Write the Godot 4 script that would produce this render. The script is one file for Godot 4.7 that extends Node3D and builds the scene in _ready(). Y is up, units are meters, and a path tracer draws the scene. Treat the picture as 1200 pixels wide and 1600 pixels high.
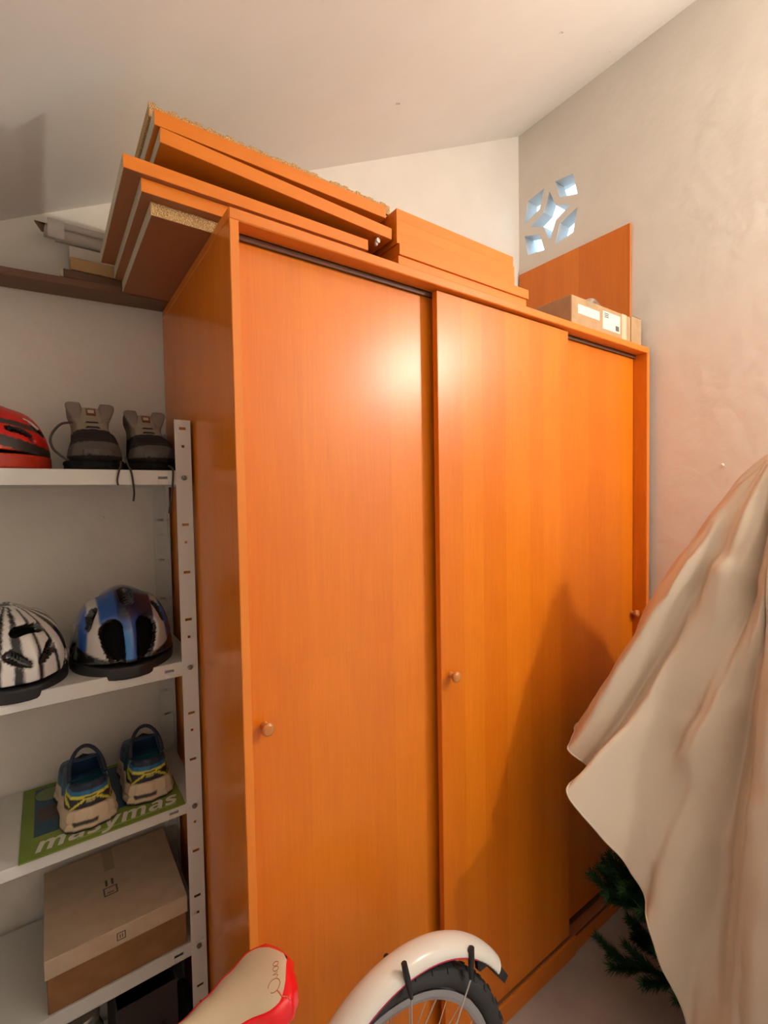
extends Node3D

# ------------------------------------------------------------------ mesh builder
class MB:
	var v := PackedVector3Array()
	var n := PackedVector3Array()
	var t := PackedVector2Array()
	var c := PackedColorArray()
	var tint := Color.WHITE
	func tri(a: Vector3, b: Vector3, d: Vector3, na: Vector3, nb: Vector3, nd: Vector3, ua := Vector2.ZERO, ub := Vector2.ZERO, ud := Vector2.ZERO) -> void:
		if (b - a).cross(d - a).dot(na + nb + nd) > 0.0:
			v.append_array([a, d, b]); n.append_array([na, nd, nb]); t.append_array([ua, ud, ub])
		else:
			v.append_array([a, b, d]); n.append_array([na, nb, nd]); t.append_array([ua, ub, ud])
		c.append_array([tint, tint, tint])
	func flat(p: Array, nn: Vector3, uv: Array = []) -> void:
		for i in range(1, p.size() - 1):
			if uv.is_empty():
				tri(p[0], p[i], p[i + 1], nn, nn, nn)
			else:
				tri(p[0], p[i], p[i + 1], nn, nn, nn, uv[0], uv[i], uv[i + 1])
	func mesh() -> ArrayMesh:
		var a := []
		a.resize(Mesh.ARRAY_MAX)
		a[Mesh.ARRAY_VERTEX] = v; a[Mesh.ARRAY_NORMAL] = n; a[Mesh.ARRAY_TEX_UV] = t; a[Mesh.ARRAY_COLOR] = c
		var m := ArrayMesh.new()
		m.add_surface_from_arrays(Mesh.PRIMITIVE_TRIANGLES, a)
		return m

	# a box with chamfered edges; the grain of a texture runs along axis g
	func box(lo: Vector3, hi: Vector3, bev := 0.0015, g := 1, off := Vector2.ZERO) -> void:
		var b := minf(bev, 0.45 * minf(hi.x - lo.x, minf(hi.y - lo.y, hi.z - lo.z)))
		var uvof := func(p: Vector3, ax: int) -> Vector2:
			var oth := [0, 1, 2]
			oth.erase(ax)
			if ax == g:
				return Vector2(p[oth[0]], p[oth[1]]) + off
			oth.erase(g)
			return Vector2(p[oth[0]], p[g]) + off
		for ax in 3:
			var i := (ax + 1) % 3
			var j := (ax + 2) % 3
			for s in [-1, 1]:
				var pts := []
				var uvs := []
				for q in [[0, 0], [1, 0], [1, 1], [0, 1]]:
					var p := Vector3.ZERO
					p[ax] = hi[ax] if s > 0 else lo[ax]
					p[i] = hi[i] - b if q[0] else lo[i] + b
					p[j] = hi[j] - b if q[1] else lo[j] + b
					pts.append(p); uvs.append(uvof.call(p, ax))
				var nn := Vector3.ZERO
				nn[ax] = s
				flat(pts, nn, uvs)
			# the four edges that run along ax
			for si in [-1, 1]:
				for sj in [-1, 1]:
					var pts := []
					var uvs := []
					for q in [[0, 0], [0, 1], [1, 1], [1, 0]]:
						var p := Vector3.ZERO
						p[ax] = hi[ax] - b if q[0] else lo[ax] + b
						var ci: float = hi[i] if si > 0 else lo[i]
						var cj: float = hi[j] if sj > 0 else lo[j]
						p[i] = ci if q[1] else ci - si * b
						p[j] = cj - sj * b if q[1] else cj
						pts.append(p); uvs.append(uvof.call(p, i))
					var nn := Vector3.ZERO
					nn[i] = si; nn[j] = sj
					flat(pts, nn.normalized(), uvs)
		for sx in [-1, 1]:
			for sy in [-1, 1]:
				for sz in [-1, 1]:
					var k := Vector3(hi.x if sx > 0 else lo.x, hi.y if sy > 0 else lo.y, hi.z if sz > 0 else lo.z)
					var d := Vector3(sx, sy, sz) * b
					flat([k - Vector3(0, d.y, d.z), k - Vector3(d.x, 0, d.z), k - Vector3(d.x, d.y, 0)], Vector3(sx, sy, sz).normalized(), [uvof.call(k, 0), uvof.call(k, 0), uvof.call(k, 0)])

	# smooth grid of points; rows of equal length
	func grid(rows: Array, wrap_u := false, wrap_v := false, out_from = null, flip := false) -> void:
		var R := rows.size()
		var C: int = rows[0].size()
		var nr := []
		for i in R:
			var line := PackedVector3Array()
			for j in C:
				var a: Vector3 = rows[(i + 1) % R][j] - rows[(i - 1 + R) % R][j] if wrap_v else rows[mini(i + 1, R - 1)][j] - rows[maxi(i - 1, 0)][j]
				var b: Vector3 = rows[i][(j + 1) % C] - rows[i][(j - 1 + C) % C] if wrap_u else rows[i][mini(j + 1, C - 1)] - rows[i][maxi(j - 1, 0)]
				var q := a.cross(b)
				if q.length() < 1e-12:
					var ii := mini(i + 1, R - 1) if i < R / 2 else maxi(i - 1, 0)
					b = rows[ii][(j + 1) % C] - rows[ii][(j - 1 + C) % C] if wrap_u else rows[ii][mini(j + 1, C - 1)] - rows[ii][maxi(j - 1, 0)]
					q = a.cross(b)
				q = q.normalized()
				if flip:
					q = -q
				line.append(q)
			nr.append(line)
		if out_from != null:
			var vote := 0
			for i in R:
				for j in C:
					vote += 1 if nr[i][j].dot(rows[i][j] - out_from) > 0.0 else -1
			if vote < 0:
				for i in R:
					for j in C:
						nr[i][j] = -nr[i][j]
		for i in (R if wrap_v else R - 1):
			for j in (C if wrap_u else C - 1):
				var i2 := (i + 1) % R
				var j2 := (j + 1) % C
				var u0 := Vector2(float(j) / C, float(i) / R)
				var u1 := Vector2(float(j + 1) / C, float(i + 1) / R)
				tri(rows[i][j], rows[i][j2], rows[i2][j2], nr[i][j], nr[i][j2], nr[i2][j2], u0, Vector2(u1.x, u0.y), u1)
				tri(rows[i][j], rows[i2][j2], rows[i2][j], nr[i][j], nr[i2][j2], nr[i2][j], u0, u1, Vector2(u0.x, u1.y))

	func tube(path: Array, rad, sides := 10, caps := true, closed := false, squash := 1.0) -> void:
		var rows := []
		var N := path.size()
		var up := Vector3.UP
		var prev := Vector3.ZERO
		for i in N:
			var d: Vector3 = (path[(i + 1) % N] - path[(i - 1 + N) % N] if closed else path[mini(i + 1, N - 1)] - path[maxi(i - 1, 0)]).normalized()
			if i == 0:
				up = Vector3.UP if absf(d.y) < 0.9 else Vector3.RIGHT
				up = (up - d * up.dot(d)).normalized()
			else:
				up = (prev - d * prev.dot(d)).normalized()
			prev = up
			var sd := d.cross(up)
			var r: float = rad[i] if rad is Array else rad
			var line := PackedVector3Array()
			for k in sides:
				var a := TAU * k / sides
				line.append(path[i] + (up * cos(a) * squash + sd * sin(a)) * r)
			rows.append(line)
		var first := v.size()
		grid(rows, true, closed)
		# normals point away from the path
		if v.size() > first:
			var m: Vector3 = v[first] - path[0]
			if m.dot(n[first]) < 0.0:
				for k in range(first, v.size()):
					n[k] = -n[k]
				for k in range(first, v.size(), 3):
					var x := v[k + 1]; v[k + 1] = v[k + 2]; v[k + 2] = x
					var y := n[k + 1]; n[k + 1] = n[k + 2]; n[k + 2] = y
					var z := t[k + 1]; t[k + 1] = t[k + 2]; t[k + 2] = z
		if caps and not closed:
			flat(Array(rows[0]), (path[0] - path[1]).normalized())
			flat(Array(rows[N - 1]), (path[N - 1] - path[N - 2]).normalized())

	# profile of [radius, along] turned about an axis through o
	func lathe(prof: Array, o: Vector3, axis: Vector3, sides := 24) -> void:
		var a := axis.normalized()
		var u := a.cross(Vector3.UP if absf(a.y) < 0.9 else Vector3.RIGHT).normalized()
		var w := a.cross(u)
		for i in prof.size() - 1:
			var p: Array = prof[i]
			var q: Array = prof[i + 1]
			var sl := Vector2(q[1] - p[1], -(q[0] - p[0])).normalized()
			for k in sides:
				var A := TAU * k / sides
				var B := TAU * (k + 1) / sides
				var ra := u * cos(A) + w * sin(A)
				var rb := u * cos(B) + w * sin(B)
				var na := (ra * sl.x + a * sl.y).normalized()
				var nb := (rb * sl.x + a * sl.y).normalized()
				if q[0] > 1e-6:
					tri(o + ra * p[0] + a * p[1], o + ra * q[0] + a * q[1], o + rb * q[0] + a * q[1], na, na, nb)
				if p[0] > 1e-6:
					tri(o + ra * p[0] + a * p[1], o + rb * q[0] + a * q[1], o + rb * p[0] + a * p[1], na, nb, nb)

	# convex outline in the plane of two axes, pulled along a third
	func prism(poly: Array, ax: int, a0: float, a1: float) -> void:
		var i := (ax + 1) % 3
		var j := (ax + 2) % 3
		var lo := []
		var hi := []
		var mid := Vector3.ZERO
		for q in poly:
			var p := Vector3.ZERO
			p[i] = q[0]; p[j] = q[1]
			p[ax] = a0; lo.append(p)
			p[ax] = a1; hi.append(p)
			mid += p
		mid /= poly.size()
		var nn := Vector3.ZERO
		nn[ax] = signf(a1 - a0)
		flat(hi, nn); flat(lo, -nn)
		for k in poly.size():
			var k2 := (k + 1) % poly.size()
			var e: Vector3 = (lo[k2] - lo[k]).cross(nn).normalized()
			var away: Vector3 = (lo[k] + lo[k2]) * 0.5 - mid
			away[ax] = 0
			if e.dot(away) < 0.0:
				e = -e
			flat([lo[k], lo[k2], hi[k2], hi[k]], e)

# ------------------------------------------------------------------ helpers
var taken := {}
var M := {}
var board_bevel := 0.0004
var rng := RandomNumberGenerator.new()

func numbered(called: String) -> String:
	if not taken.has(called):
		taken[called] = 0
		return called
	taken[called] += 1
	return "%s_%03d" % [called, taken[called]]

func obj(called: String, mb, m: Material, parent: Node = self) -> MeshInstance3D:
	var o := MeshInstance3D.new()
	o.mesh = mb.mesh() if mb is MB else mb
	o.material_override = m
	o.name = numbered(called) if parent == self else called
	parent.add_child(o, true)
	return o

func thing(called: String, label: String, category: String, at := Vector3.ZERO, group := "") -> Node3D:
	var o := Node3D.new()
	o.name = numbered(called)
	add_child(o)
	o.position = at
	tag(o, label, category, group)
	return o

func tag(o: Node, label: String, category: String, group := "") -> void:
	o.set_meta("label", label)
	o.set_meta("category", category)
	if group:
		o.set_meta("group", group)

func struct_tag(o: Node, label: String, category: String) -> void:
	o.set_meta("kind", "structure")
	tag(o, label, category)

func lin(r: float, g: float, b: float) -> Color:
	return Color(r, g, b).linear_to_srgb()

func mat(col: Color, rough := 0.6, metal := 0.0, spec := 0.5) -> StandardMaterial3D:
	var m := StandardMaterial3D.new()
	m.albedo_color = col
	m.roughness = rough
	m.metallic = metal
	m.metallic_specular = spec
	return m

func noise(fr: float, oct := 4, sd := 1) -> FastNoiseLite:
	var f := FastNoiseLite.new()
	f.noise_type = FastNoiseLite.TYPE_SIMPLEX_SMOOTH
	f.frequency = fr
	f.fractal_octaves = oct
	f.seed = sd
	return f

func noise_tex(fr: float, oct: int, c0: Color, c1: Color, sd := 1, size := 512) -> ImageTexture:
	var f := noise(fr, oct, sd)
	var im := f.get_seamless_image(size, size)
	im.convert(Image.FORMAT_RGB8)
	for y in size:
		for x in size:
			im.set_pixel(x, y, c0.lerp(c1, im.get_pixel(x, y).r))
	return ImageTexture.create_from_image(im)

func bump_tex(fr: float, oct: int, strength: float, sd := 1, size := 512) -> ImageTexture:
	var im := noise(fr, oct, sd).get_seamless_image(size, size)
	im.convert(Image.FORMAT_RGBA8)
	im.bump_map_to_normal_map(strength)
	return ImageTexture.create_from_image(im)

# laminate with a cherry print: veneer leaves side by side, thin streaks along the grain
func wood_tex(sd: int, dark: Color, lite: Color, bands: float) -> ImageTexture:
	var W := 384
	var H := 768
	var fine := noise(0.9, 2, sd)
	var mid := noise(0.12, 3, sd + 5)
	var wide := noise(0.018, 2, sd + 9)
	var r := RandomNumberGenerator.new()
	r.seed = sd
	var tone := PackedFloat32Array()
	tone.resize(W)
	var x := 0
	while x < W:
		var w := r.randi_range(38, 92)
		var tt := r.randf_range(-1, 1) * bands
		for k in range(x, mini(W, x + w)):
			tone[k] = tt
		x += w
	var im := Image.create(W, H, false, Image.FORMAT_RGB8)
	for yy in H:
		for xx in W:
			var q := 0.55 + tone[xx]
			q += 0.09 * fine.get_noise_2d(xx * 1.0, yy * 0.018)
			q += 0.10 * mid.get_noise_2d(xx, yy * 0.05)
			q += 0.08 * wide.get_noise_2d(xx, yy * 0.3)
			im.set_pixel(xx, yy, dark.lerp(lite, clampf(q, 0, 1)))
	return ImageTexture.create_from_image(im)

func wood_mat(tex: Texture2D, rough: float) -> StandardMaterial3D:
	var m := mat(Color.WHITE, rough, 0.0, 0.5)
	m.albedo_texture = tex
	m.uv1_scale = Vector3(1 / 0.6, 1 / 1.2, 1)
	return m

func plaster(c0: Color, c1: Color, bump: float, sd: int) -> StandardMaterial3D:
	var m := mat(Color.WHITE, 0.92, 0.0, 0.3)
	m.albedo_texture = noise_tex(0.012, 5, c0, c1, sd)
	m.uv1_triplanar = true
	m.uv1_world_triplanar = true
	m.uv1_scale = Vector3.ONE * 0.7
	m.normal_enabled = true
	m.normal_texture = bump_tex(0.03, 4, 3.0, sd + 3)
	m.normal_scale = bump
	return m

func vcol(rough := 0.5, spec := 0.5) -> StandardMaterial3D:
	var m := mat(Color.WHITE, rough, 0.0, spec)
	m.vertex_color_use_as_albedo = true
	return m

# surface nets over a field that is negative inside
func nets(lo: Vector3, hi: Vector3, cell: float, f: Callable, paint = null) -> ArrayMesh:
	var nx := int(ceil((hi.x - lo.x) / cell)) + 1
	var ny := int(ceil((hi.y - lo.y) / cell)) + 1
	var nz := int(ceil((hi.z - lo.z) / cell)) + 1
	var val := PackedFloat32Array()
	val.resize(nx * ny * nz)
	var q := 0
	for k in nz:
		for j in ny:
			for i in nx:
				val[q] = f.call(lo + Vector3(i, j, k) * cell)
				q += 1
	var sy := nx
	var sz := nx * ny
	var id := PackedInt32Array()
	id.resize(nx * ny * nz)
	id.fill(-1)
	var v := PackedVector3Array()
	var n := PackedVector3Array()
	var c := PackedColorArray()
	for k in nz - 1:
		for j in ny - 1:
			for i in nx - 1:
				var b := i + j * sy + k * sz
				var e := [val[b], val[b + 1], val[b + sy], val[b + 1 + sy], val[b + sz], val[b + 1 + sz], val[b + sy + sz], val[b + 1 + sy + sz]]
				var m := 0
				for w in 8:
					if e[w] < 0.0:
						m += 1
				if m == 0 or m == 8:
					continue
				var sum := Vector3.ZERO
				var cnt := 0
				for w in 8:
					for bit in [1, 2, 4]:
						if w & bit == 0:
							var a: float = e[w]
							var d: float = e[w | bit]
							if (a < 0.0) != (d < 0.0):
								var p := Vector3(w & 1, (w >> 1) & 1, (w >> 2) & 1)
								var s := a / (a - d)
								if bit == 1: p.x = s
								elif bit == 2: p.y = s
								else: p.z = s
								sum += p
								cnt += 1
				var g := Vector3(e[1] + e[3] + e[5] + e[7] - e[0] - e[2] - e[4] - e[6], e[2] + e[3] + e[6] + e[7] - e[0] - e[1] - e[4] - e[5], e[4] + e[5] + e[6] + e[7] - e[0] - e[1] - e[2] - e[3])
				id[b] = v.size()
				var at := lo + (Vector3(i, j, k) + sum / cnt) * cell
				v.append(at)
				n.append(g.normalized())
				c.append(paint.call(at, g.normalized()) if paint != null else Color.WHITE)
	var idx := PackedInt32Array()
	var st := [1, sy, sz]
	for k in range(1, nz - 1):
		for j in range(1, ny - 1):
			for i in range(1, nx - 1):
				var b := i + j * sy + k * sz
				var a0 := val[b] < 0.0
				for ax in 3:
					if a0 == (val[b + st[ax]] < 0.0):
						continue
					var u: int = st[(ax + 1) % 3]
					var w: int = st[(ax + 2) % 3]
					var p0 := id[b]
					var p1 := id[b - u]
					var p2 := id[b - u - w]
					var p3 := id[b - w]
					if p0 < 0 or p1 < 0 or p2 < 0 or p3 < 0:
						continue
					if a0:
						idx.append_array([p0, p2, p1, p0, p3, p2])
					else:
						idx.append_array([p0, p1, p2, p0, p2, p3])
	var arr := []
	arr.resize(Mesh.ARRAY_MAX)
	arr[Mesh.ARRAY_VERTEX] = v; arr[Mesh.ARRAY_NORMAL] = n; arr[Mesh.ARRAY_COLOR] = c; arr[Mesh.ARRAY_INDEX] = idx
	var am := ArrayMesh.new()
	am.add_surface_from_arrays(Mesh.PRIMITIVE_TRIANGLES, arr)
	return am

func smin(a: float, b: float, k: float) -> float:
	var h := clampf(0.5 + 0.5 * (b - a) / k, 0.0, 1.0)
	return lerpf(b, a, h) - k * h * (1.0 - h)

func smax(a: float, b: float, k: float) -> float:
	return -smin(-a, -b, k)

func ell(p: Vector3, r: Vector3) -> float:
	var k0 := (p / r).length()
	var k1 := (p / (r * r)).length()
	return k0 * (k0 - 1.0) / maxf(k1, 1e-6)

func cap(p: Vector3, a: Vector3, b: Vector3, ra: float, rb: float) -> float:
	var ab := b - a
	var h := clampf((p - a).dot(ab) / ab.length_squared(), 0.0, 1.0)
	return (p - a - ab * h).length() - lerpf(ra, rb, h)

func cr(p: Array, x: float) -> Vector3:
	var i := clampi(int(floor(x)), 0, p.size() - 2)
	var f := x - i
	var a: Vector3 = p[maxi(i - 1, 0)]
	var b: Vector3 = p[i]
	var c: Vector3 = p[i + 1]
	var d: Vector3 = p[mini(i + 2, p.size() - 1)]
	return 0.5 * (2 * b + (c - a) * f + (2 * a - 5 * b + 4 * c - d) * f * f + (3 * b - a - 3 * c + d) * f * f * f)

func smooth(p: Array, per := 6) -> Array:
	var out := []
	for k in (p.size() - 1) * per + 1:
		out.append(cr(p, float(k) / per))
	return out

func prof(tab: Array, s: float) -> float:
	if s <= tab[0][0]:
		return tab[0][1]
	for i in range(1, tab.size()):
		if s <= tab[i][0]:
			return lerpf(tab[i - 1][1], tab[i][1], smoothstep(0.0, 1.0, (s - tab[i - 1][0]) / (tab[i][0] - tab[i - 1][0])))
	return tab[-1][1]

func text_mesh(txt: String, size: float, depth: float, bold := true) -> TextMesh:
	var f := SystemFont.new()
	f.font_names = PackedStringArray(["Droid Sans"])
	f.font_weight = 700 if bold else 400
	var tm := TextMesh.new()
	tm.text = txt
	tm.font = f
	tm.font_size = 48
	tm.pixel_size = size / 48.0
	tm.depth = depth
	return tm

# ------------------------------------------------------------------ the place
const WX := 1.607      # inner face of the right wall
const BZ := -0.62      # inner face of the back wall
const LX := -1.05
const FZ := 2.12
const TOP := 2.1       # top of the wardrobe
const WW := 1.583      # its width
const WD := 0.61

func ceil_y(x: float) -> float:
	return 2.25 + 0.5135 * (x + 0.36)

func _ready() -> void:
	rng.seed = 7
	# camera
	var cam := Camera3D.new()
	cam.name = "camera"
	cam.fov = rad_to_deg(2.0 * atan(800.0 / 741.9))
	cam.keep_aspect = Camera3D.KEEP_HEIGHT
	cam.position = Vector3(-0.2938, 1.563, 0.8902)
	cam.rotation = Vector3(-0.037031, -0.618885, -0.016656)
	cam.near = 0.02
	add_child(cam)
	cam.current = true
	# sky and exposure
	var sky_mat := ProceduralSkyMaterial.new()
	sky_mat.sky_top_color = Color(0.62, 0.80, 0.92)
	sky_mat.sky_horizon_color = Color(0.84, 0.92, 0.95)
	sky_mat.ground_horizon_color = Color(0.80, 0.84, 0.84)
	sky_mat.ground_bottom_color = Color(0.62, 0.62, 0.60)
	sky_mat.energy_multiplier = 5.5
	var sky := Sky.new()
	sky.sky_material = sky_mat
	var env := Environment.new()
	env.background_mode = Environment.BG_SKY
	env.sky = sky
	env.tonemap_mode = Environment.TONE_MAPPER_LINEAR
	env.tonemap_exposure = 1.0
	env.sdfgi_enabled = true
	env.ssao_enabled = true
	env.ssil_enabled = true
	var we := WorldEnvironment.new()
	we.name = "environment"
	we.environment = env
	add_child(we)
	# the one lamp of the room; its fitting is built with it
	wall_lamp(Vector3(1.53, 2.32, 1.29), 1.43, lin(1.0, 0.89, 0.785))

	materials()
	room()
	wardrobe()
	boards_on_top()
	shelving()
	covered_tree()
	bicycle()
	helmets()
	shoes()
	shelf_goods()
	wall_bits()

func materials() -> void:
	var d := lin(0.58, 0.122, 0.003)
	var l := lin(0.84, 0.255, 0.012)
	M.wood_a = wood_mat(wood_tex(11, d, l, 0.16), 0.33)
	M.wood_b = wood_mat(wood_tex(23, d, l, 0.16), 0.33)
	M.wood_c = wood_mat(wood_tex(37, d, l, 0.20), 0.33)
	M.wood_side = wood_mat(wood_tex(41, d, l, 0.10), 0.22)
	M.wood_edge = wood_mat(wood_tex(53, lin(0.64, 0.165, 0.012), lin(0.84, 0.26, 0.028), 0.10), 0.36)
	M.wood_board = wood_mat(wood_tex(67, lin(0.64, 0.155, 0.006), lin(0.82, 0.25, 0.012), 0.10), 0.42)
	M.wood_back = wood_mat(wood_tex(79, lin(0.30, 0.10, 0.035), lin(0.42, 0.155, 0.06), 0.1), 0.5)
	M.walnut = wood_mat(wood_tex(83, lin(0.10, 0.045, 0.022), lin(0.22, 0.105, 0.055), 0.15), 0.5)
	M.ochre = wood_mat(wood_tex(89, lin(0.40, 0.24, 0.09), lin(0.52, 0.33, 0.14), 0.1), 0.5)
	M.pale_edge = mat(lin(0.60, 0.53, 0.40), 0.75)
	var chip := mat(Color.WHITE, 0.9)
	var ct := noise_tex(0.16, 3, lin(0.40, 0.20, 0.06), lin(0.95, 0.70, 0.38), 5, 256)
	chip.albedo_texture = ct
	chip.uv1_triplanar = true
	chip.uv1_world_triplanar = true
	chip.uv1_scale = Vector3.ONE * 6.0
	chip.normal_enabled = true
	chip.normal_texture = bump_tex(0.2, 3, 6.0, 6, 256)
	M.chip = chip
	M.track = mat(lin(0.13, 0.055, 0.03), 0.5)
	M.knob = mat(lin(0.55, 0.21, 0.055), 0.4)
	M.wall = plaster(lin(0.80, 0.755, 0.685), lin(0.845, 0.805, 0.74), 0.16, 3)
	M.ceil = plaster(lin(0.83, 0.80, 0.745), lin(0.87, 0.845, 0.795), 0.10, 8)
	M.floor = plaster(lin(0.40, 0.36, 0.34), lin(0.54, 0.495, 0.47), 0.05, 15)
	M.floor.roughness = 0.45
	M.white_steel = mat(lin(0.66, 0.645, 0.60), 0.38)
	M.steel = mat(lin(0.62, 0.61, 0.60), 0.32, 0.9)
	M.dark_steel = mat(lin(0.22, 0.21, 0.19), 0.4, 0.7)
	M.black = mat(lin(0.012, 0.012, 0.013), 0.45)
	M.black_matt = mat(lin(0.02, 0.019, 0.018), 0.85)
	M.liner = mat(lin(0.006, 0.006, 0.006), 0.95, 0.0, 0.15)
	M.vc = vcol(0.55)
	M.vc_gloss = vcol(0.22)
	M.vc_matt = vcol(0.9, 0.3)

# ------------------------------------------------------------------ lamp
func wall_lamp(at: Vector3, energy: float, tone: Color) -> void:
	var t := thing("wall_lamp", "bare glowing bulb on a small bracket beside the doorway", "lamp", at)
	var reach := WX - at.x
	var mb := MB.new()
	mb.lathe([[0.0, -0.036], [0.016, -0.032], [0.029, -0.018], [0.034, 0.0], [0.030, 0.016], [0.019, 0.036], [0.014, 0.05]], Vector3.ZERO, Vector3(1, 0, 0), 24)
	var glow := mat(Color(1, 0.97, 0.92), 0.4)
	glow.emission_enabled = true
	glow.emission = tone
	glow.emission_energy_multiplier = 6.0
	obj("bulb", mb, glow, t)
	mb = MB.new()
	mb.lathe([[0.0, 0.045], [0.02, 0.045], [0.021, reach - 0.03], [0.035, reach - 0.018], [0.045, reach - 0.010], [0.045, reach + 0.002], [0.0, reach + 0.002]], Vector3.ZERO, Vector3(1, 0, 0), 24)
	obj("socket", mb, mat(lin(0.7, 0.68, 0.64), 0.4), t)
	var l := OmniLight3D.new()
	l.name = "lamp_light"
	l.light_energy = energy
	l.light_color = tone
	l.light_size = 0.04
	l.omni_range = 12.0
	l.omni_attenuation = 2.0
	l.shadow_enabled = true
	t.add_child(l)

# ------------------------------------------------------------------ room
func room() -> void:
	var mb := MB.new()
	mb.box(Vector3(LX - 0.12, -0.12, BZ - 0.12), Vector3(WX + 0.12, 0.0, FZ + 0.12), 0.001)
	struct_tag(obj("floor", mb, M.floor), "smooth grey brown floor in front of the wardrobe", "floor")
	mb = MB.new()
	mb.prism([[ceil_y(LX - 0.12), LX - 0.12], [ceil_y(WX + 0.12), WX + 0.12], [ceil_y(WX + 0.12) + 0.14, WX + 0.12], [ceil_y(LX - 0.12) + 0.14, LX - 0.12]].map(func(q): return [q[1], q[0]]), 2, BZ - 0.12, FZ + 0.12)
	struct_tag(obj("ceiling", mb, M.ceil), "sloping white plastered ceiling rising towards the wall with the star vent", "ceiling")
	for q in [[0.265, 0.06], [1.04, -0.02], [0.62, -0.30], [1.45, -0.10]]:
		mb = MB.new()
		var fy := ceil_y(q[0])
		mb.tri(Vector3(q[0], fy + 0.001, q[1]), Vector3(q[0] + 0.010, fy + 0.004, q[1] + 0.012), Vector3(q[0] + 0.006, fy - 0.006, q[1] + 0.016), Vector3.DOWN, Vector3.DOWN, Vector3.DOWN)
		mb.tri(Vector3(q[0], fy + 0.001, q[1]), Vector3(q[0] + 0.006, fy - 0.006, q[1] + 0.016), Vector3(q[0] - 0.004, fy - 0.001, q[1] + 0.014), Vector3.DOWN, Vector3.DOWN, Vector3.DOWN)
		obj("paint_flake", mb, M.ceil, get_node("ceiling"))
	mb = MB.new()
	mb.prism([[LX - 0.12, 0.0], [WX + 0.12, 0.0], [WX + 0.12, ceil_y(WX + 0.12)], [LX - 0.12, ceil_y(LX - 0.12)]], 2, BZ - 0.12, BZ)
	struct_tag(obj("wall_back", mb, M.wall), "cream plastered wall behind wardrobe and shelves", "wall")
	mb = MB.new()
	mb.prism([[LX, 0.0], [WX, 0.0], [WX, ceil_y(WX)], [LX, ceil_y(LX)]], 2, FZ, FZ + 0.12)
	struct_tag(obj("wall_front", mb, M.wall), "cream plastered wall facing the wardrobe doors", "wall")
	mb = MB.new()
	mb.box(Vector3(LX - 0.12, 0.0, BZ), Vector3(LX, ceil_y(LX), FZ + 0.12), 0.001)
	struct_tag(obj("wall_left", mb, M.wall), "low cream wall under the ceiling's lower edge", "wall")
	# right wall with the opening for the vent block and a doorway to the yard
	var w := CSGBox3D.new()
	w.name = "wall_right"
	var h := ceil_y(WX) + 0.0
	w.size = Vector3(0.12, h, FZ + 0.12 - BZ)
	w.position = Vector3(WX + 0.06, h / 2, (FZ + 0.12 + BZ) / 2)
	w.material = M.wall
	var cut := CSGBox3D.new()
	cut.operation = CSGShape3D.OPERATION_SUBTRACTION
	cut.size = Vector3(0.3, 0.31, 0.31)
	cut.position = Vector3(0, 2.808, -0.45) - w.position + Vector3(WX + 0.06, 0, 0)
	w.add_child(cut)
	cut = CSGBox3D.new()
	cut.operation = CSGShape3D.OPERATION_SUBTRACTION
	cut.size = Vector3(0.3, 2.1, 0.50)
	cut.position = Vector3(WX + 0.06, 1.0, 1.76) - w.position
	w.add_child(cut)
	add_child(w)
	struct_tag(w, "cream plastered wall with star vent beside the wardrobe", "wall")
	# star vent block
	var b := CSGBox3D.new()
	b.name = numbered("vent_block")
	b.size = Vector3(0.07, 0.31, 0.31)
	b.position = Vector3(WX + 0.035, 2.808, -0.45)
	b.material = M.wall
	var star := PackedVector2Array()
	for k in 8:
		var a := TAU * k / 8.0
		star.append(Vector2(cos(a), sin(a)) * (0.108 if k % 2 == 0 else 0.046))
	var holes := [star]
	for s in [[1, 1], [-1, 1], [-1, -1], [1, -1]]:
		var p := PackedVector2Array()
		for q in [[0.028, 0.138], [0.118, 0.124], [0.138, 0.028], [0.053, 0.056]]:
			p.append(Vector2(q[0] * s[0], q[1] * s[1]))
		holes.append(p)
	for p in holes:
		var cp := CSGPolygon3D.new()
		cp.operation = CSGShape3D.OPERATION_SUBTRACTION
		cp.polygon = p
		cp.depth = 0.3
		cp.rotation.y = -PI / 2
		cp.position = Vector3(-0.15, 0, 0)
		b.add_child(cp)
	add_child(b)
	b.material = M.wall
	struct_tag(b, "pierced vent block with a four pointed star set high in the wall", "vent")
	# yard outside the doorway
	mb = MB.new()
	mb.box(Vector3(WX + 0.12, -0.12, -4.0), Vector3(WX + 6.0, -0.01, 7.0), 0.001)
	struct_tag(obj("ground", mb, mat(lin(0.35, 0.33, 0.30), 0.9)), "pale paved yard outside the doorway", "ground")

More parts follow.
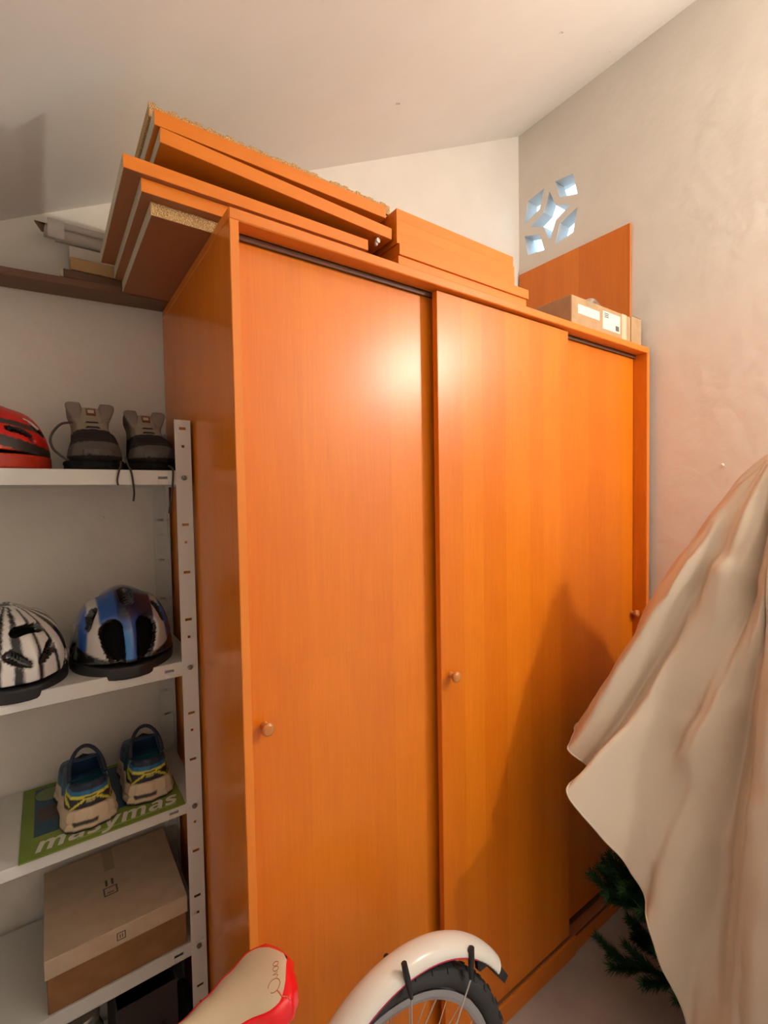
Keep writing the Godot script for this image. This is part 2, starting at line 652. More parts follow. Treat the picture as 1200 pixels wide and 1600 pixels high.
# ------------------------------------------------------------------ wardrobe
func wardrobe() -> void:
	var t := thing("wardrobe", "tall orange cherry wardrobe with three sliding doors and round knobs", "wardrobe")
	var mb := MB.new()
	mb.box(Vector3(0, 0, -WD), Vector3(0.018, TOP - 0.022, 0.0), 0.0015)
	obj("side_panel", mb, M.wood_side, t)
	mb = MB.new()
	mb.box(Vector3(WW - 0.018, 0, -WD), Vector3(WW, TOP - 0.022, 0.0), 0.0015)
	obj("side_panel", mb, M.wood_side, t)
	mb = MB.new()
	mb.box(Vector3(0, TOP - 0.022, -WD), Vector3(WW, TOP, 0.0), 0.002, 0)
	obj("top_panel", mb, M.wood_edge, t)
	mb = MB.new()
	mb.box(Vector3(0.0005, 0.066, 0.0), Vector3(0.0175, TOP - 0.0225, 0.0015), 0.0006, 1)
	obj("edge_band", mb, M.wood_edge, t)
	mb = MB.new()
	mb.box(Vector3(WW - 0.0175, 0.066, 0.0), Vector3(WW - 0.0005, TOP - 0.0225, 0.0015), 0.0006, 1)
	obj("edge_band", mb, M.wood_edge, t)
	mb = MB.new()
	mb.box(Vector3(0.018, 0.06, -WD), Vector3(WW - 0.018, TOP - 0.022, -WD + 0.006), 0.0005)
	obj("back_panel", mb, M.wood_back, t)
	mb = MB.new()
	mb.box(Vector3(0.018, 0.05, -WD + 0.006), Vector3(WW - 0.018, 0.066, -0.013), 0.001, 0)
	obj("bottom_panel", mb, M.wood_back, t)
	for q in [[0.018, 1.112, -0.008], [1.112, WW - 0.018, -0.013]]:
		mb = MB.new()
		mb.box(Vector3(q[0], 0, -0.03), Vector3(q[1], 0.064, q[2]), 0.001, 0)
		obj("plinth", mb, M.wood_c, t)
	for q in [[TOP - 0.034, TOP - 0.022], [0.066, 0.070]]:
		mb = MB.new()
		for z in [-0.046, -0.078]:
			mb.box(Vector3(0.019, q[0], z), Vector3(WW - 0.019, q[1], z + 0.005), 0.0005, 0)
		mb.box(Vector3(0.019, q[0] if q[0] < 1 else q[1] - 0.003, -0.078), Vector3(WW - 0.019, q[1] if q[0] > 1 else q[0] + 0.002, -0.041), 0.0005, 0)
		obj("track", mb, M.track, t)
	# doors: [left, right, front z, material, knob x]
	var doors := [[0.020, 0.556, -0.050, M.wood_a, 0.060], [0.5245, 1.085, -0.015, M.wood_b, 0.5565], [1.055, 1.562, -0.050, M.wood_c, 1.551]]
	for k in 3:
		var q: Array = doors[k]
		mb = MB.new()
		mb.box(Vector3(q[0], 0.076, q[2] - 0.018), Vector3(q[1], TOP - 0.032 if k != 1 else TOP - 0.0265, q[2]), 0.0012, 1, Vector2([0.02, 0.13, -0.45][k], 0))
		var o := obj("door", mb, q[3], t)
		mb = MB.new()
		mb.lathe([[0.0, -0.0005], [0.0085, -0.0005], [0.0075, 0.006], [0.0065, 0.011], [0.0110, 0.016], [0.0138, 0.021], [0.0132, 0.026], [0.0092, 0.0288], [0.0, 0.0297]], Vector3(q[4], 1.087, q[2]), Vector3(0, 0, 1), 20)
		obj("knob", mb, M.knob, o)

# ------------------------------------------------------------------ boards on the wardrobe
func board(called: String, label: String, lo: Vector3, hi: Vector3, face: Material, front: Material, g := 0, at_turn := 0.0, group := "", end: Material = null) -> Node3D:
	# origin at the front left lower corner
	var t := thing(called, label, "board", Vector3(lo.x, lo.y, hi.z), group)
	var s := hi - lo
	var off := Vector2(rng.randf(), rng.randf())
	var e := 0.0015
	var mb := MB.new()
	mb.box(Vector3(e, 0, -s.z), Vector3(s.x, s.y, -e), board_bevel, g, off)
	obj("panel", mb, face, t)
	mb = MB.new()
	mb.box(Vector3(0, 0, -e), Vector3(s.x, s.y, 0), board_bevel, 0, off)
	obj("front_edge", mb, front, t)
	mb = MB.new()
	mb.box(Vector3(0, 0, -s.z), Vector3(e, s.y, -e), 0.0005, 2, off)
	obj("end_edge", mb, end if end else M.pale_edge, t)
	t.rotation.z = at_turn
	return t

func boards_on_top() -> void:
	var gl := "spare panels stacked over the wardrobe's left end"
	var gr := "spare panels stacked over the middle of the wardrobe"
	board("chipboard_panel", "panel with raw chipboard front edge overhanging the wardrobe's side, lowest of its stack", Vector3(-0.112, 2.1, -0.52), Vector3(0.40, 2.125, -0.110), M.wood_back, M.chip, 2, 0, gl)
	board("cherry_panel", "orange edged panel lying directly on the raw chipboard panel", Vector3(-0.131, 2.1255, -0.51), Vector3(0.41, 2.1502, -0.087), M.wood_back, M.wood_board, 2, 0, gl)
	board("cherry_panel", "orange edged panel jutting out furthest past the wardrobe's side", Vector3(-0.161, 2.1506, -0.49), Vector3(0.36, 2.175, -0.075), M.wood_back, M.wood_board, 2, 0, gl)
	board("spacer_panel", "short orange panel lying back under the tilted panel", Vector3(-0.06, 2.1754, -0.48), Vector3(0.33, 2.1885, -0.30), M.wood_board, M.wood_board, 0, 0, gl)
	board("cherry_panel", "slightly tilted orange panel with its underside showing, above the widest overhanging panel", Vector3(-0.100, 2.2155, -0.47), Vector3(0.428, 2.2425, -0.070), M.wood_board, M.wood_board, 0, -0.042, gl)
	board("cherry_panel", "orange edged panel just below the ragged chipboard top of the stack", Vector3(-0.108, 2.2445, -0.47), Vector3(0.412, 2.2725, -0.072), M.wood_board, M.wood_board, 0, -0.006, gl)
	# ragged topmost chipboard
	var t := thing("chipboard_panel", "panel with ragged raw chipboard edge, topmost of the stack", "board", Vector3(-0.112, 2.2745, -0.098), gl)
	var mb := MB.new()
	mb.box(Vector3(0.0, 0, -0.37), Vector3(0.55, 0.024, -0.004), 0.0008, 0)
	obj("panel", mb, M.chip, t)
	mb = MB.new()
	var rr := RandomNumberGenerator.new()
	rr.seed = 4
	for k in 46:
		var x := 0.012 * k
		var hh := 0.021 + rr.randf() * 0.006
		mb.box(Vector3(x, 0, -0.006), Vector3(x + 0.012 + rr.randf() * 0.004, hh, -0.001 + rr.randf() * 0.002), 0.0005, 0)
	obj("front_edge", mb, M.chip, t)
	t.rotation.z = -0.008
	# middle stack: six panels
	var ys := [2.1, 2.128, 2.1556, 2.184, 2.212, 2.240]
	for k in 6:
		var x0 := 0.440 + (0.0 if k < 3 else -0.004)
		var x1: float = [0.93, 0.935, 0.94, 0.880, 0.879, 0.874][k]
		var zf: float = [-0.07, -0.06, -0.055, -0.060, -0.060, -0.0598][k]
		var lab: String = ["cherry panel lying on the wardrobe top, lowest of the middle stack", "cherry panel second from the bottom of the middle stack", "cherry panel sticking out past the shorter panels above it towards the parcel", "cherry panel resting on the longer panel of the middle stack", "cherry panel second from the top of the middle stack", "cherry panel on top of the middle stack, level with the ragged chipboard"][k]
		board_bevel = 0.0001 if k > 2 else 0.0006
		board("cherry_panel", lab, Vector3(x0, ys[k] + 0.0003, -0.50), Vector3(x1, ys[k] + [0.0275, 0.0272, 0.0275, 0.0282, 0.0282, 0.0278][k], zf), M.wood_board, M.wood_board, 0, 0, gr, M.wood_board)
	# little white cam fitting under the tilted panel
	mb = MB.new()
	mb.lathe([[0.0, 0.0], [0.004, 0.0], [0.004, 0.004], [0.006, 0.004], [0.006, 0.009], [0.0, 0.009]], Vector3(0.392, 2.186, -0.088), Vector3(0.2, 0.05, 1), 14)
	mb.box(Vector3(0.389, 2.1755, -0.09), Vector3(0.395, 2.186, -0.083), 0.001)
	tag(obj("cam_fitting", mb, mat(lin(0.75, 0.72, 0.68), 0.4)), "small white plastic furniture fitting under the tilted panel", "fitting")
	# dark planks along the back wall
	t = thing("walnut_plank", "long dark brown plank running along the wall behind the panels", "board", Vector3(-0.650, 2.0765, -0.612))
	mb = MB.new()
	mb.box(Vector3(0, 0, 0), Vector3(0.72, 0.018, 0.085), 0.001, 0)
	obj("panel", mb, M.walnut, t)
	t.rotation.z = 0.0375
	t = thing("walnut_plank", "short dark brown plank with pale end lying on the long dark plank", "board", Vector3(-0.245, 2.120, -0.60))
	mb = MB.new()
	mb.box(Vector3(0.008, 0, 0), Vector3(0.30, 0.020, 0.05), 0.001, 0)
	obj("panel", mb, M.walnut, t)
	mb = MB.new()
	mb.box(Vector3(0.0, 0, 0), Vector3(0.008, 0.020, 0.05), 0.001, 0)
	obj("end_edge", mb, M.pale_edge, t)
	t = thing("ochre_panel", "small ochre brown panel on the short dark plank under the paper roll", "board", Vector3(-0.222, 2.1405, -0.61))
	mb = MB.new()
	mb.box(Vector3(0, 0, 0), Vector3(0.30, 0.030, 0.065), 0.001, 0)
	obj("panel", mb, M.ochre, t)
	t = thing("white_panel", "off white panel standing between the paper roll and the ochre panel", "board", Vector3(-0.222, 2.171, -0.61))
	mb = MB.new()
	mb.box(Vector3(0, 0, 0), Vector3(0.30, 0.036, 0.045), 0.001, 0)
	obj("panel", mb, mat(lin(0.62, 0.57, 0.48), 0.7), t)
	# paper roll with a stick
	t = thing("paper_roll", "roll of greyish white paper sticking out beside the stacked panels", "paper roll", Vector3(-0.262, 2.2345, -0.572))
	mb = MB.new()
	var rows := []
	for k in 60:
		var a := TAU * k / 24.0
		var r := 0.0265 - 0.00022 * k
		rows.append(PackedVector3Array([Vector3(0.012 * sin(k * 0.11), sin(a) * r, cos(a) * r), Vector3(0.2, sin(a) * r, cos(a) * r), Vector3(0.42, sin(a) * r, cos(a) * r)]))
	mb.grid(rows)
	obj("sheet", mb, mat(lin(0.55, 0.50, 0.45), 0.8), t)
	mb = MB.new()
	rows = []
	for k in 14:
		var a := -0.9 + 2.0 * k / 13.0
		rows.append(PackedVector3Array([Vector3(-0.004, sin(a) * 0.0282, cos(a) * 0.0282), Vector3(0.03, sin(a) * 0.0282, cos(a) * 0.0282)]))
	mb.grid(rows)
	obj("tape_band", mb, mat(lin(0.66, 0.62, 0.57), 0.5), t)
	t = thing("wooden_stick", "dark brown slanted stick end poking out of the paper roll", "stick", Vector3(-0.292, 2.235, -0.572))
	mb = MB.new()
	mb.prism([[0.0, 0.014], [0.013, -0.006], [0.30, -0.010], [0.30, 0.004], [0.03, 0.006]], 2, -0.004, 0.004)
	obj("shaft", mb, M.walnut, t)
	# the panel against the right wall
	mb = MB.new()
	mb.box(Vector3(WX - 0.011, 2.1005, -0.612), Vector3(WX - 0.003, 2.604, -0.080), 0.001, 1, Vector2(0.3, 0.2))
	tag(obj("upright_panel", mb, M.wood_c), "orange panel standing upright against the wall under the star vent", "board")
	parcels()

func print_patch(called: String, parent: Node3D, lo: Vector3, hi: Vector3, m: Material) -> void:
	var mb := MB.new()
	mb.box(lo, hi, 0.0001)
	obj(called, mb, m, parent)

func parcels() -> void:
	var kraft := plaster(lin(0.44, 0.28, 0.155), lin(0.52, 0.35, 0.20), 0.05, 31)
	kraft.uv1_scale = Vector3.ONE * 3.0
	M.kraft = kraft
	var t := thing("cardboard_parcel", "low kraft cardboard box with white address labels on the wardrobe", "box", Vector3(1.128, TOP + 0.0005, -0.030))
	var mb := MB.new()
	mb.box(Vector3(0, 0, -0.30), Vector3(0.375, 0.106, 0), 0.002)
	obj("body", mb, kraft, t)
	var paper := mat(lin(0.80, 0.76, 0.68), 0.6)
	print_patch("address_label", t, Vector3(0.035, 0.052, 0.0), Vector3(0.165, 0.082, 0.0006), paper)
	print_patch("shipping_label", t, Vector3(0.185, 0.030, 0.0), Vector3(0.30, 0.092, 0.0006), paper)
	var ink := mat(lin(0.05, 0.05, 0.05), 0.7)
	for k in 3:
		print_patch("printed_line", t, Vector3(0.195, 0.083 - k * 0.006, 0.0006), Vector3(0.222, 0.086 - k * 0.006, 0.0009), ink)
	for k in 9:
		print_patch("printed_bar", t, Vector3(0.268 + k * 0.0028, 0.036, 0.0006), Vector3(0.2695 + k * 0.0028 + (k % 3) * 0.0004, 0.054, 0.0009), ink)
	print_patch("tape_strip", t, Vector3(0.085, 0.089, 0.0), Vector3(0.125, 0.1055, 0.0005), mat(lin(0.42, 0.29, 0.17), 0.35))
	print_patch("tape_strip", t, Vector3(0.312, 0.0, 0.0), Vector3(0.345, 0.106, 0.0005), mat(lin(0.66, 0.54, 0.38), 0.35))
	mb = MB.new()
	var rows := []
	for i in 7:
		var line := PackedVector3Array()
		for j in 13:
			var a := j / 12.0
			line.append(Vector3(0.085 + a * 0.10, 0.1065 + 0.016 * sin(a * PI) * (0.6 + 0.4 * cos(i * 1.3)) + 0.002 * i * sin(j * 1.7), -0.004 - i * 0.012))
		rows.append(line)
	mb.grid(rows)
	obj("torn_flap", mb, mat(lin(0.78, 0.70, 0.60), 0.8), t)
	t = thing("kraft_carton", "small plain kraft carton at the wardrobe's corner beside the labelled parcel", "box", Vector3(1.506, TOP + 0.0005, -0.028))
	mb = MB.new()
	mb.box(Vector3(0, 0, -0.26), Vector3(0.074, 0.112, 0), 0.002)
	obj("body", mb, kraft, t)
	print_patch("tape_strip", t, Vector3(0.006, 0.1118, -0.2), Vector3(0.068, 0.1124, 0.0), mat(lin(0.22, 0.15, 0.11), 0.4))

# ------------------------------------------------------------------ shelving
func strip_with_holes(mb: MB, w: float, y0: float, y1: float, holes: Array, place: Callable, th := 0.0015) -> void:
	# a flat strip of width w (coordinate a) and height y, pierced by [centre a, centre y, width, height]; place(a, y, depth) gives the point
	holes.sort_custom(func(p, q): return p[1] < q[1])
	var put := func(a0: float, b0: float, a1: float, b1: float) -> void:
		var p: Vector3 = place.call(a0, b0, 0.0)
		var q: Vector3 = place.call(a1, b1, th)
		mb.box(Vector3(minf(p.x, q.x), minf(p.y, q.y), minf(p.z, q.z)), Vector3(maxf(p.x, q.x), maxf(p.y, q.y), maxf(p.z, q.z)), 0.0003)
	var y := y0
	for h in holes:
		if h[1] - h[3] / 2 <= y or h[1] + h[3] / 2 >= y1:
			continue
		put.call(0.0, y, w, h[1] - h[3] / 2)
		put.call(0.0, h[1] - h[3] / 2, h[0] - h[2] / 2, h[1] + h[3] / 2)
		put.call(h[0] + h[2] / 2, h[1] - h[3] / 2, w, h[1] + h[3] / 2)
		y = h[1] + h[3] / 2
	put.call(0.0, y, w, y1)

const SHELF_X0 := -0.92
const SHELF_X1 := -0.007
const SHELF_Z := -0.30
const SHELF_Y := [1.627, 1.173, 0.829, 0.482, 0.12]

func shelving() -> void:
	var t := thing("metal_shelving", "white slotted steel shelving unit beside the wardrobe", "shelving")
	var pw := 0.036
	var h := 1.746
	for zi in 2:
		for xi in 2:
			var holes := []
			var k := 0
			var y := h - 0.020
			while y > 0.05:
				holes.append([pw * 0.5, y, 0.015, 0.0062])
				if k % 2 == 0:
					holes.append([pw * 0.5, y - 0.042, 0.0062, 0.0062])
				y -= 0.1135
				k += 1
			var mb := MB.new()
			var x_out: float = SHELF_X1 if xi == 1 else SHELF_X0
			var sx := -1.0 if xi == 1 else 1.0
			var z_out: float = SHELF_Z if zi == 0 else BZ + 0.018
			var sz := -1.0 if zi == 0 else 1.0
			strip_with_holes(mb, pw, 0.0, h, holes.duplicate(), func(a, b, d): return Vector3(x_out + sx * a, b, z_out + sz * d))
			strip_with_holes(mb, pw, 0.0, h, holes.duplicate(), func(a, b, d): return Vector3(x_out + sx * d, b, z_out + sz * (a + 0.0015) * 0.96))
			obj("post", mb, M.white_steel, t)
	for k in SHELF_Y.size():
		var y: float = SHELF_Y[k]
		var lip: float = 0.026 if k == 2 else 0.034
		var mb := MB.new()
		var x0 := SHELF_X0 + 0.002
		var x1 := SHELF_X1 - 0.002
		var zf := SHELF_Z - 0.0016
		var zb := BZ + 0.020
		mb.box(Vector3(x0, y - 0.0012, zb), Vector3(x1, y, zf), 0.0004)
		for q in [[zf, -1.0], [zb, 1.0]]:
			# lip pierced by two long slots
			var xs := [x0, x1 - 0.072, x1 - 0.052, x1]
			var ym := y - lip * 0.5
			mb.box(Vector3(xs[0], y - lip, minf(q[0], q[0] + q[1] * 0.0012)), Vector3(xs[1], y - 0.0012, maxf(q[0], q[0] + q[1] * 0.0012)), 0.0003)
			mb.box(Vector3(xs[1], y - lip, minf(q[0], q[0] + q[1] * 0.0012)), Vector3(xs[2], ym - 0.003, maxf(q[0], q[0] + q[1] * 0.0012)), 0.0003)
			mb.box(Vector3(xs[1], ym + 0.003, minf(q[0], q[0] + q[1] * 0.0012)), Vector3(xs[2], y - 0.0012, maxf(q[0], q[0] + q[1] * 0.0012)), 0.0003)
			mb.box(Vector3(xs[2], y - lip, minf(q[0], q[0] + q[1] * 0.0012)), Vector3(xs[3], y - 0.0012, maxf(q[0], q[0] + q[1] * 0.0012)), 0.0003)
		for q in [[x0, 1.0], [x1, -1.0]]:
			mb.box(Vector3(minf(q[0], q[0] + q[1] * 0.0012), y - lip, zb), Vector3(maxf(q[0], q[0] + q[1] * 0.0012), y - 0.0012, zf), 0.0003)
		mb.box(Vector3(x0, y - lip, zf - 0.012), Vector3(x1, y - lip + 0.0012, zf), 0.0003)
		var s := obj("shelf", mb, M.white_steel, t)
		mb = MB.new()
		mb.lathe([[0.0, 0.005], [0.003, 0.005], [0.0052, 0.004], [0.006, 0.0015], [0.006, 0.0]], Vector3(SHELF_X1 - pw * 0.5, y - lip * 0.5, SHELF_Z), Vector3(0, 0, 1), 12)
		mb.box(Vector3(SHELF_X1 - pw * 0.5 - 0.0035, y - lip * 0.5 - 0.0006, SHELF_Z + 0.0045), Vector3(SHELF_X1 - pw * 0.5 + 0.0035, y - lip * 0.5 + 0.0006, SHELF_Z + 0.0056), 0.0002)
		obj("bolt", mb, M.dark_steel, s)

# ------------------------------------------------------------------ covered tree
func covered_tree() -> void:
	var ax := Vector3(1.23, 0, 0.5)
	# columns of the cloth from the peak down to the hem
	var cols := [
		[Vector3(1.20, 1.52, 0.37), Vector3(1.17, 1.28, 0.24), Vector3(1.13, 1.06, 0.16), Vector3(1.07, 0.86, 0.075)],
		[Vector3(1.165, 1.552, 0.41), Vector3(1.034, 1.337, 0.32), Vector3(0.979, 1.204, 0.27), Vector3(0.836, 0.876, 0.15)],
		[Vector3(1.147, 1.504, 0.44), Vector3(1.066, 1.285, 0.345), Vector3(1.005, 1.082, 0.285), Vector3(0.858, 0.824, 0.195)],
		[Vector3(1.127, 1.457, 0.46), Vector3(1.056, 1.208, 0.37), Vector3(0.942, 1.015, 0.3), Vector3(0.745, 0.818, 0.215)],
		[Vector3(1.128, 1.425, 0.47), Vector3(1.046, 1.154, 0.395), Vector3(0.972, 0.887, 0.33), Vector3(0.814, 0.692, 0.27)],
		[Vector3(1.135, 1.394, 0.48), Vector3(1.044, 1.110, 0.42), Vector3(0.976, 0.803, 0.37), Vector3(0.911, 0.546, 0.32)],
		[Vector3(1.115, 1.351, 0.5), Vector3(1.052, 1.036, 0.445), Vector3(0.975, 0.722, 0.4), Vector3(0.880, 0.461, 0.35)],
		[Vector3(1.120, 1.322, 0.515), Vector3(1.063, 0.966, 0.475), Vector3(0.999, 0.608, 0.44), Vector3(0.937, 0.259, 0.385)],
		[Vector3(1.105, 1.31, 0.535), Vector3(1.03, 0.93, 0.52), Vector3(0.965, 0.55, 0.51), Vector3(0.925, 0.12, 0.48)],
		[Vector3(1.105, 1.31, 0.57), Vector3(1.01, 0.90, 0.61), Vector3(0.935, 0.46, 0.66), Vector3(0.90, 0.015, 0.69)],
		[Vector3(1.15, 1.31, 0.63), Vector3(1.08, 0.90, 0.72), Vector3(1.02, 0.45, 0.80), Vector3(0.98, 0.012, 0.86)],
		[Vector3(1.24, 1.31, 0.65), Vector3(1.23, 0.90, 0.76), Vector3(1.22, 0.45, 0.86), Vector3(1.22, 0.012, 0.93)],
		[Vector3(1.34, 1.31, 0.61), Vector3(1.40, 0.90, 0.70), Vector3(1.45, 0.45, 0.78), Vector3(1.48, 0.012, 0.83)],
		[Vector3(1.37, 1.31, 0.52), Vector3(1.46, 0.90, 0.53), Vector3(1.53, 0.45, 0.55), Vector3(1.56, 0.03, 0.56)],
		[Vector3(1.345, 1.51, 0.46), Vector3(1.455, 1.34, 0.40), Vector3(1.54, 1.0, 0.33), Vector3(1.57, 0.50, 0.28)],
		[Vector3(1.305, 1.55, 0.42), Vector3(1.39, 1.39, 0.33), Vector3(1.46, 1.15, 0.22), Vector3(1.46, 0.76, 0.12)]]
	var CU := 18
	var RV := 120
	# short creases and soft ridges: [points, half width, height]
	var creases := [
		[[Vector3(1.001, 1.074, 0.339), Vector3(1.019, 1.031, 0.380)], 0.007, 0.0045],
		[[Vector3(1.052, 1.181, 0.388), Vector3(1.075, 1.249, 0.422)], 0.008, 0.003],
		[[Vector3(1.043, 0.936, 0.446), Vector3(1.047, 0.903, 0.481), Vector3(1.015, 0.857, 0.533)], 0.006, 0.004],
		[[Vector3(0.953, 0.630, 0.391), Vector3(0.970, 0.593, 0.409), Vector3(0.991, 0.596, 0.436), Vector3(0.993, 0.651, 0.481)], 0.008, 0.006],
		[[Vector3(0.970, 0.593, 0.409), Vector3(0.983, 0.579, 0.426)], 0.007, 0.005],
		[[Vector3(0.977, 1.038, 0.323), Vector3(1.064, 1.234, 0.376), Vector3(1.100, 1.359, 0.419)], 0.030, 0.020],
		[[Vector3(1.015, 1.013, 0.375), Vector3(1.057, 1.172, 0.422), Vector3(1.102, 1.300, 0.459)], 0.030, -0.020],
		[[Vector3(0.914, 0.802, 0.306), Vector3(0.997, 0.899, 0.383), Vector3(1.060, 1.038, 0.456)], 0.034, 0.022],
		[[Vector3(0.929, 0.763, 0.323), Vector3(0.931, 0.627, 0.346), Vector3(0.916, 0.492, 0.375)], 0.022, 0.012],
		[[Vector3(0.998, 0.799, 0.412), Vector3(0.984, 0.578, 0.432), Vector3(0.960, 0.372, 0.456)], 0.030, -0.014],
		[[Vector3(1.027, 0.831, 0.494), Vector3(0.982, 0.629, 0.503), Vector3(0.948, 0.423, 0.522)], 0.032, 0.016],
		[[Vector3(0.981, 0.758, 0.397), Vector3(0.989, 0.693, 0.416)], 0.007, 0.003],
		[[Vector3(0.882, 0.916, 0.257), Vector3(0.925, 0.967, 0.292), Vector3(0.979, 0.999, 0.330)], 0.024, -0.016],
		[[Vector3(1.024, 0.814, 0.488), Vector3(1.010, 0.696, 0.462)], 0.03, 0.008],
		[[Vector3(1.090, 1.12, 0.50), Vector3(1.075, 0.98, 0.51)], 0.03, 0.010]]
	var nf := noise(3.0, 3, 77)
	var nw := noise(11.0, 2, 78)
	var rows := []
	for i in RV + 1:
		var tt := float(i) / RV
		var ring := []
		for k in cols.size():
			var pk := Vector3(1.25, 1.672, 0.5)
			var d: Vector3 = (cols[k][0] - pk)
			d.y = 0
			ring.append(cr([pk + d.normalized() * 0.004, pk + d.normalized() * 0.05 + Vector3(0, -0.03, 0)] + cols[k], tt * 5.0))
		var line := PackedVector3Array()
		var C := cols.size()
		for k in C:
			for s in CU:
				var f := float(s) / CU
				var a: Vector3 = ring[(k - 1 + C) % C]
				var b: Vector3 = ring[k]
				var c: Vector3 = ring[(k + 1) % C]
				var e: Vector3 = ring[(k + 2) % C]
				var p := 0.5 * (2 * b + (c - a) * f + (2 * a - 5 * b + 4 * c - e) * f * f + (3 * b - a - 3 * c + e) * f * f * f)
				# soft wrinkles that run down the cloth
				var o := Vector3(p.x - ax.x, 0, p.z - ax.z).normalized()
				var ang := atan2(o.z, o.x)
				var amp := smoothstep(0.05, 0.5, tt)
				var dsp := 0.026 * nf.get_noise_3d(ang * 0.60, tt * 0.42, 0.0) + 0.007 * nw.get_noise_3d(p.x * 0.9, p.y * 0.35 + p.x * 0.4, p.z * 0.9)
				var col := k + f
				if col > 3.0 and col < 11.0:
					var edge := smoothstep(3.0, 4.5, col) * (1.0 - smoothstep(10.0, 11.0, col))
					dsp += edge * (0.010 * sin(col * 2.5 + 1.4 * nf.get_noise_2d(tt * 0.6, 7.0)) + 0.002 * sin(col * 7.1 + 2.0 * nf.get_noise_2d(tt * 0.9, 31.0)))
				for cz in creases:
					if absf(p.y - cz[0][0].y) > 0.70 or p.z > 0.62:
						continue
					var best := 9.0
					for g in cz[0].size() - 1:
						var g0: Vector3 = cz[0][g]
						var g1: Vector3 = cz[0][g + 1] - g0
						var hh := clampf((p - g0).dot(g1) / g1.length_squared(), 0.0, 1.0)
						best = minf(best, (p - g0 - g1 * hh).length_squared())
					if best < 9.0 * cz[1] * cz[1]:
						dsp += cz[2] * exp(-best / (cz[1] * cz[1]))
				p += o * dsp * amp
				p.y = maxf(p.y, 0.004)
				p.x = minf(p.x, WX - 0.012)
				line.append(p)
		rows.append(line)
	var mb := MB.new()
	mb.grid(rows, true, false, Vector3(1.23, 0.6, 0.5))
	var cm := mat(lin(0.65, 0.55, 0.43), 0.40, 0.0, 0.5)
	cm.rim_enabled = true
	cm.rim = 0.25
	cm.rim_tint = 0.6
	cm.backlight_enabled = true
	cm.backlight = lin(0.10, 0.075, 0.05)
	var t := thing("satin_cloth", "beige satin cloth draped over the artificial tree beside the wardrobe", "cloth")
	obj("drape", mb, cm, t)
	mb = MB.new()
	var hem := []
	for j in rows[RV].size():
		hem.append(rows[RV][j] + Vector3(0, 0.001, 0))
	mb.tube(hem, 0.0022, 6, false, true)
	obj("hem", mb, cm, t)
	# the tree under it
	t = thing("artificial_tree", "dark green artificial christmas tree under the satin cloth", "tree", ax)
	mb = MB.new()
	mb.tube([Vector3(0, 0.03, 0), Vector3(0, 0.9, 0), Vector3(0, 1.68, 0)], [0.016, 0.014, 0.006], 12)
	obj("trunk", mb, mat(lin(0.02, 0.035, 0.018), 0.6), t)
	for k in 3:
		var a := TAU * k / 3.0 + 0.5
		mb = MB.new()
		mb.tube([Vector3(0, 0.12, 0), Vector3(cos(a) * 0.08, 0.09, sin(a) * 0.08), Vector3(cos(a) * 0.2, 0.012, sin(a) * 0.2)], 0.011, 8)
		obj("stand_leg", mb, mat(lin(0.02, 0.035, 0.018), 0.5), t)
	var green := vcol(0.7, 0.3)
	for q in 3:
		var rr := RandomNumberGenerator.new()
		rr.seed = 50 + q
		mb = MB.new()
		# unit branch along +x, one metre long when scaled 1; built at 0.4 m
		mb.tint = Color(0.05, 0.035, 0.02)
		mb.tube([Vector3.ZERO, Vector3(0.2, -0.005, 0), Vector3(0.4, 0.012, 0)], [0.003, 0.0025, 0.0015], 5)
		var stems := [[Vector3(0, 0, 0), Vector3(0.4, 0.012, 0)]]
		for s in 7:
			var x0 := 0.11 + 0.04 * s
			var sd := 1.0 if s % 2 == 0 else -1.0
			stems.append([Vector3(x0, 0, 0), Vector3(x0 + 0.085, 0.012 + 0.01 * rr.randf(), sd * (0.075 - 0.006 * s))])
		for st in stems:
			var a: Vector3 = st[0]
			var b: Vector3 = st[1]
			var L := (b - a).length()
			var cnt := int(L * 2200)
			for k in cnt:
				var f := 0.12 + 0.88 * k / cnt
				var p := a.lerp(b, f)
				var dr := (b - a).normalized()
				var an := k * 2.39996 + rr.randf()
				var u := dr.cross(Vector3.UP).normalized()
				var w := dr.cross(u)
				var out := (u * cos(an) + w * sin(an)) * 0.75 + dr * 0.65
				var tip := p + out.normalized() * (0.024 + 0.012 * rr.randf())
				var sw := out.cross(dr).normalized() * 0.0026
				var g := rr.randf()
				mb.tint = Color(0.012 + 0.02 * g, 0.055 + 0.055 * g, 0.022 + 0.02 * g)
				var nn := out.cross(sw).normalized()
				mb.tri(p - sw, p + sw, tip, nn, nn, nn)
		M["branch%d" % q] = mb.mesh()
	var limits := func(a: float, y: float) -> float:
		# how far the cloth lets a branch reach in the direction a at the height y
		var dx := cos(a)
		var dz := sin(a)
		var toward := Vector2(dx, dz).dot(Vector2(-0.34, -0.94))
		var r := 0.02 + 0.125 * (1.62 - y) / 1.2
		if y < 0.72 and toward > 0.86:
			r = lerpf(0.22, 0.40, smoothstep(0.86, 0.95, toward))
		return r
	var n := 0
	for row in 14:
		var y := 0.16 + row * 0.098
		var per := 9 if row < 7 else 6
		for k in per:
			var a := TAU * k / per + row * 1.1
			var r: float = limits.call(a, y)
			var o := obj("branch", M["branch%d" % (n % 3)], green, t)
			o.position = Vector3(0, y, 0)
			o.rotation = Vector3(0, -a, 0.10 + 0.12 * sin(n * 1.7))
			o.scale = Vector3(r / 0.4, minf(1.0, r / 0.3), minf(1.0, r / 0.3))
			n += 1
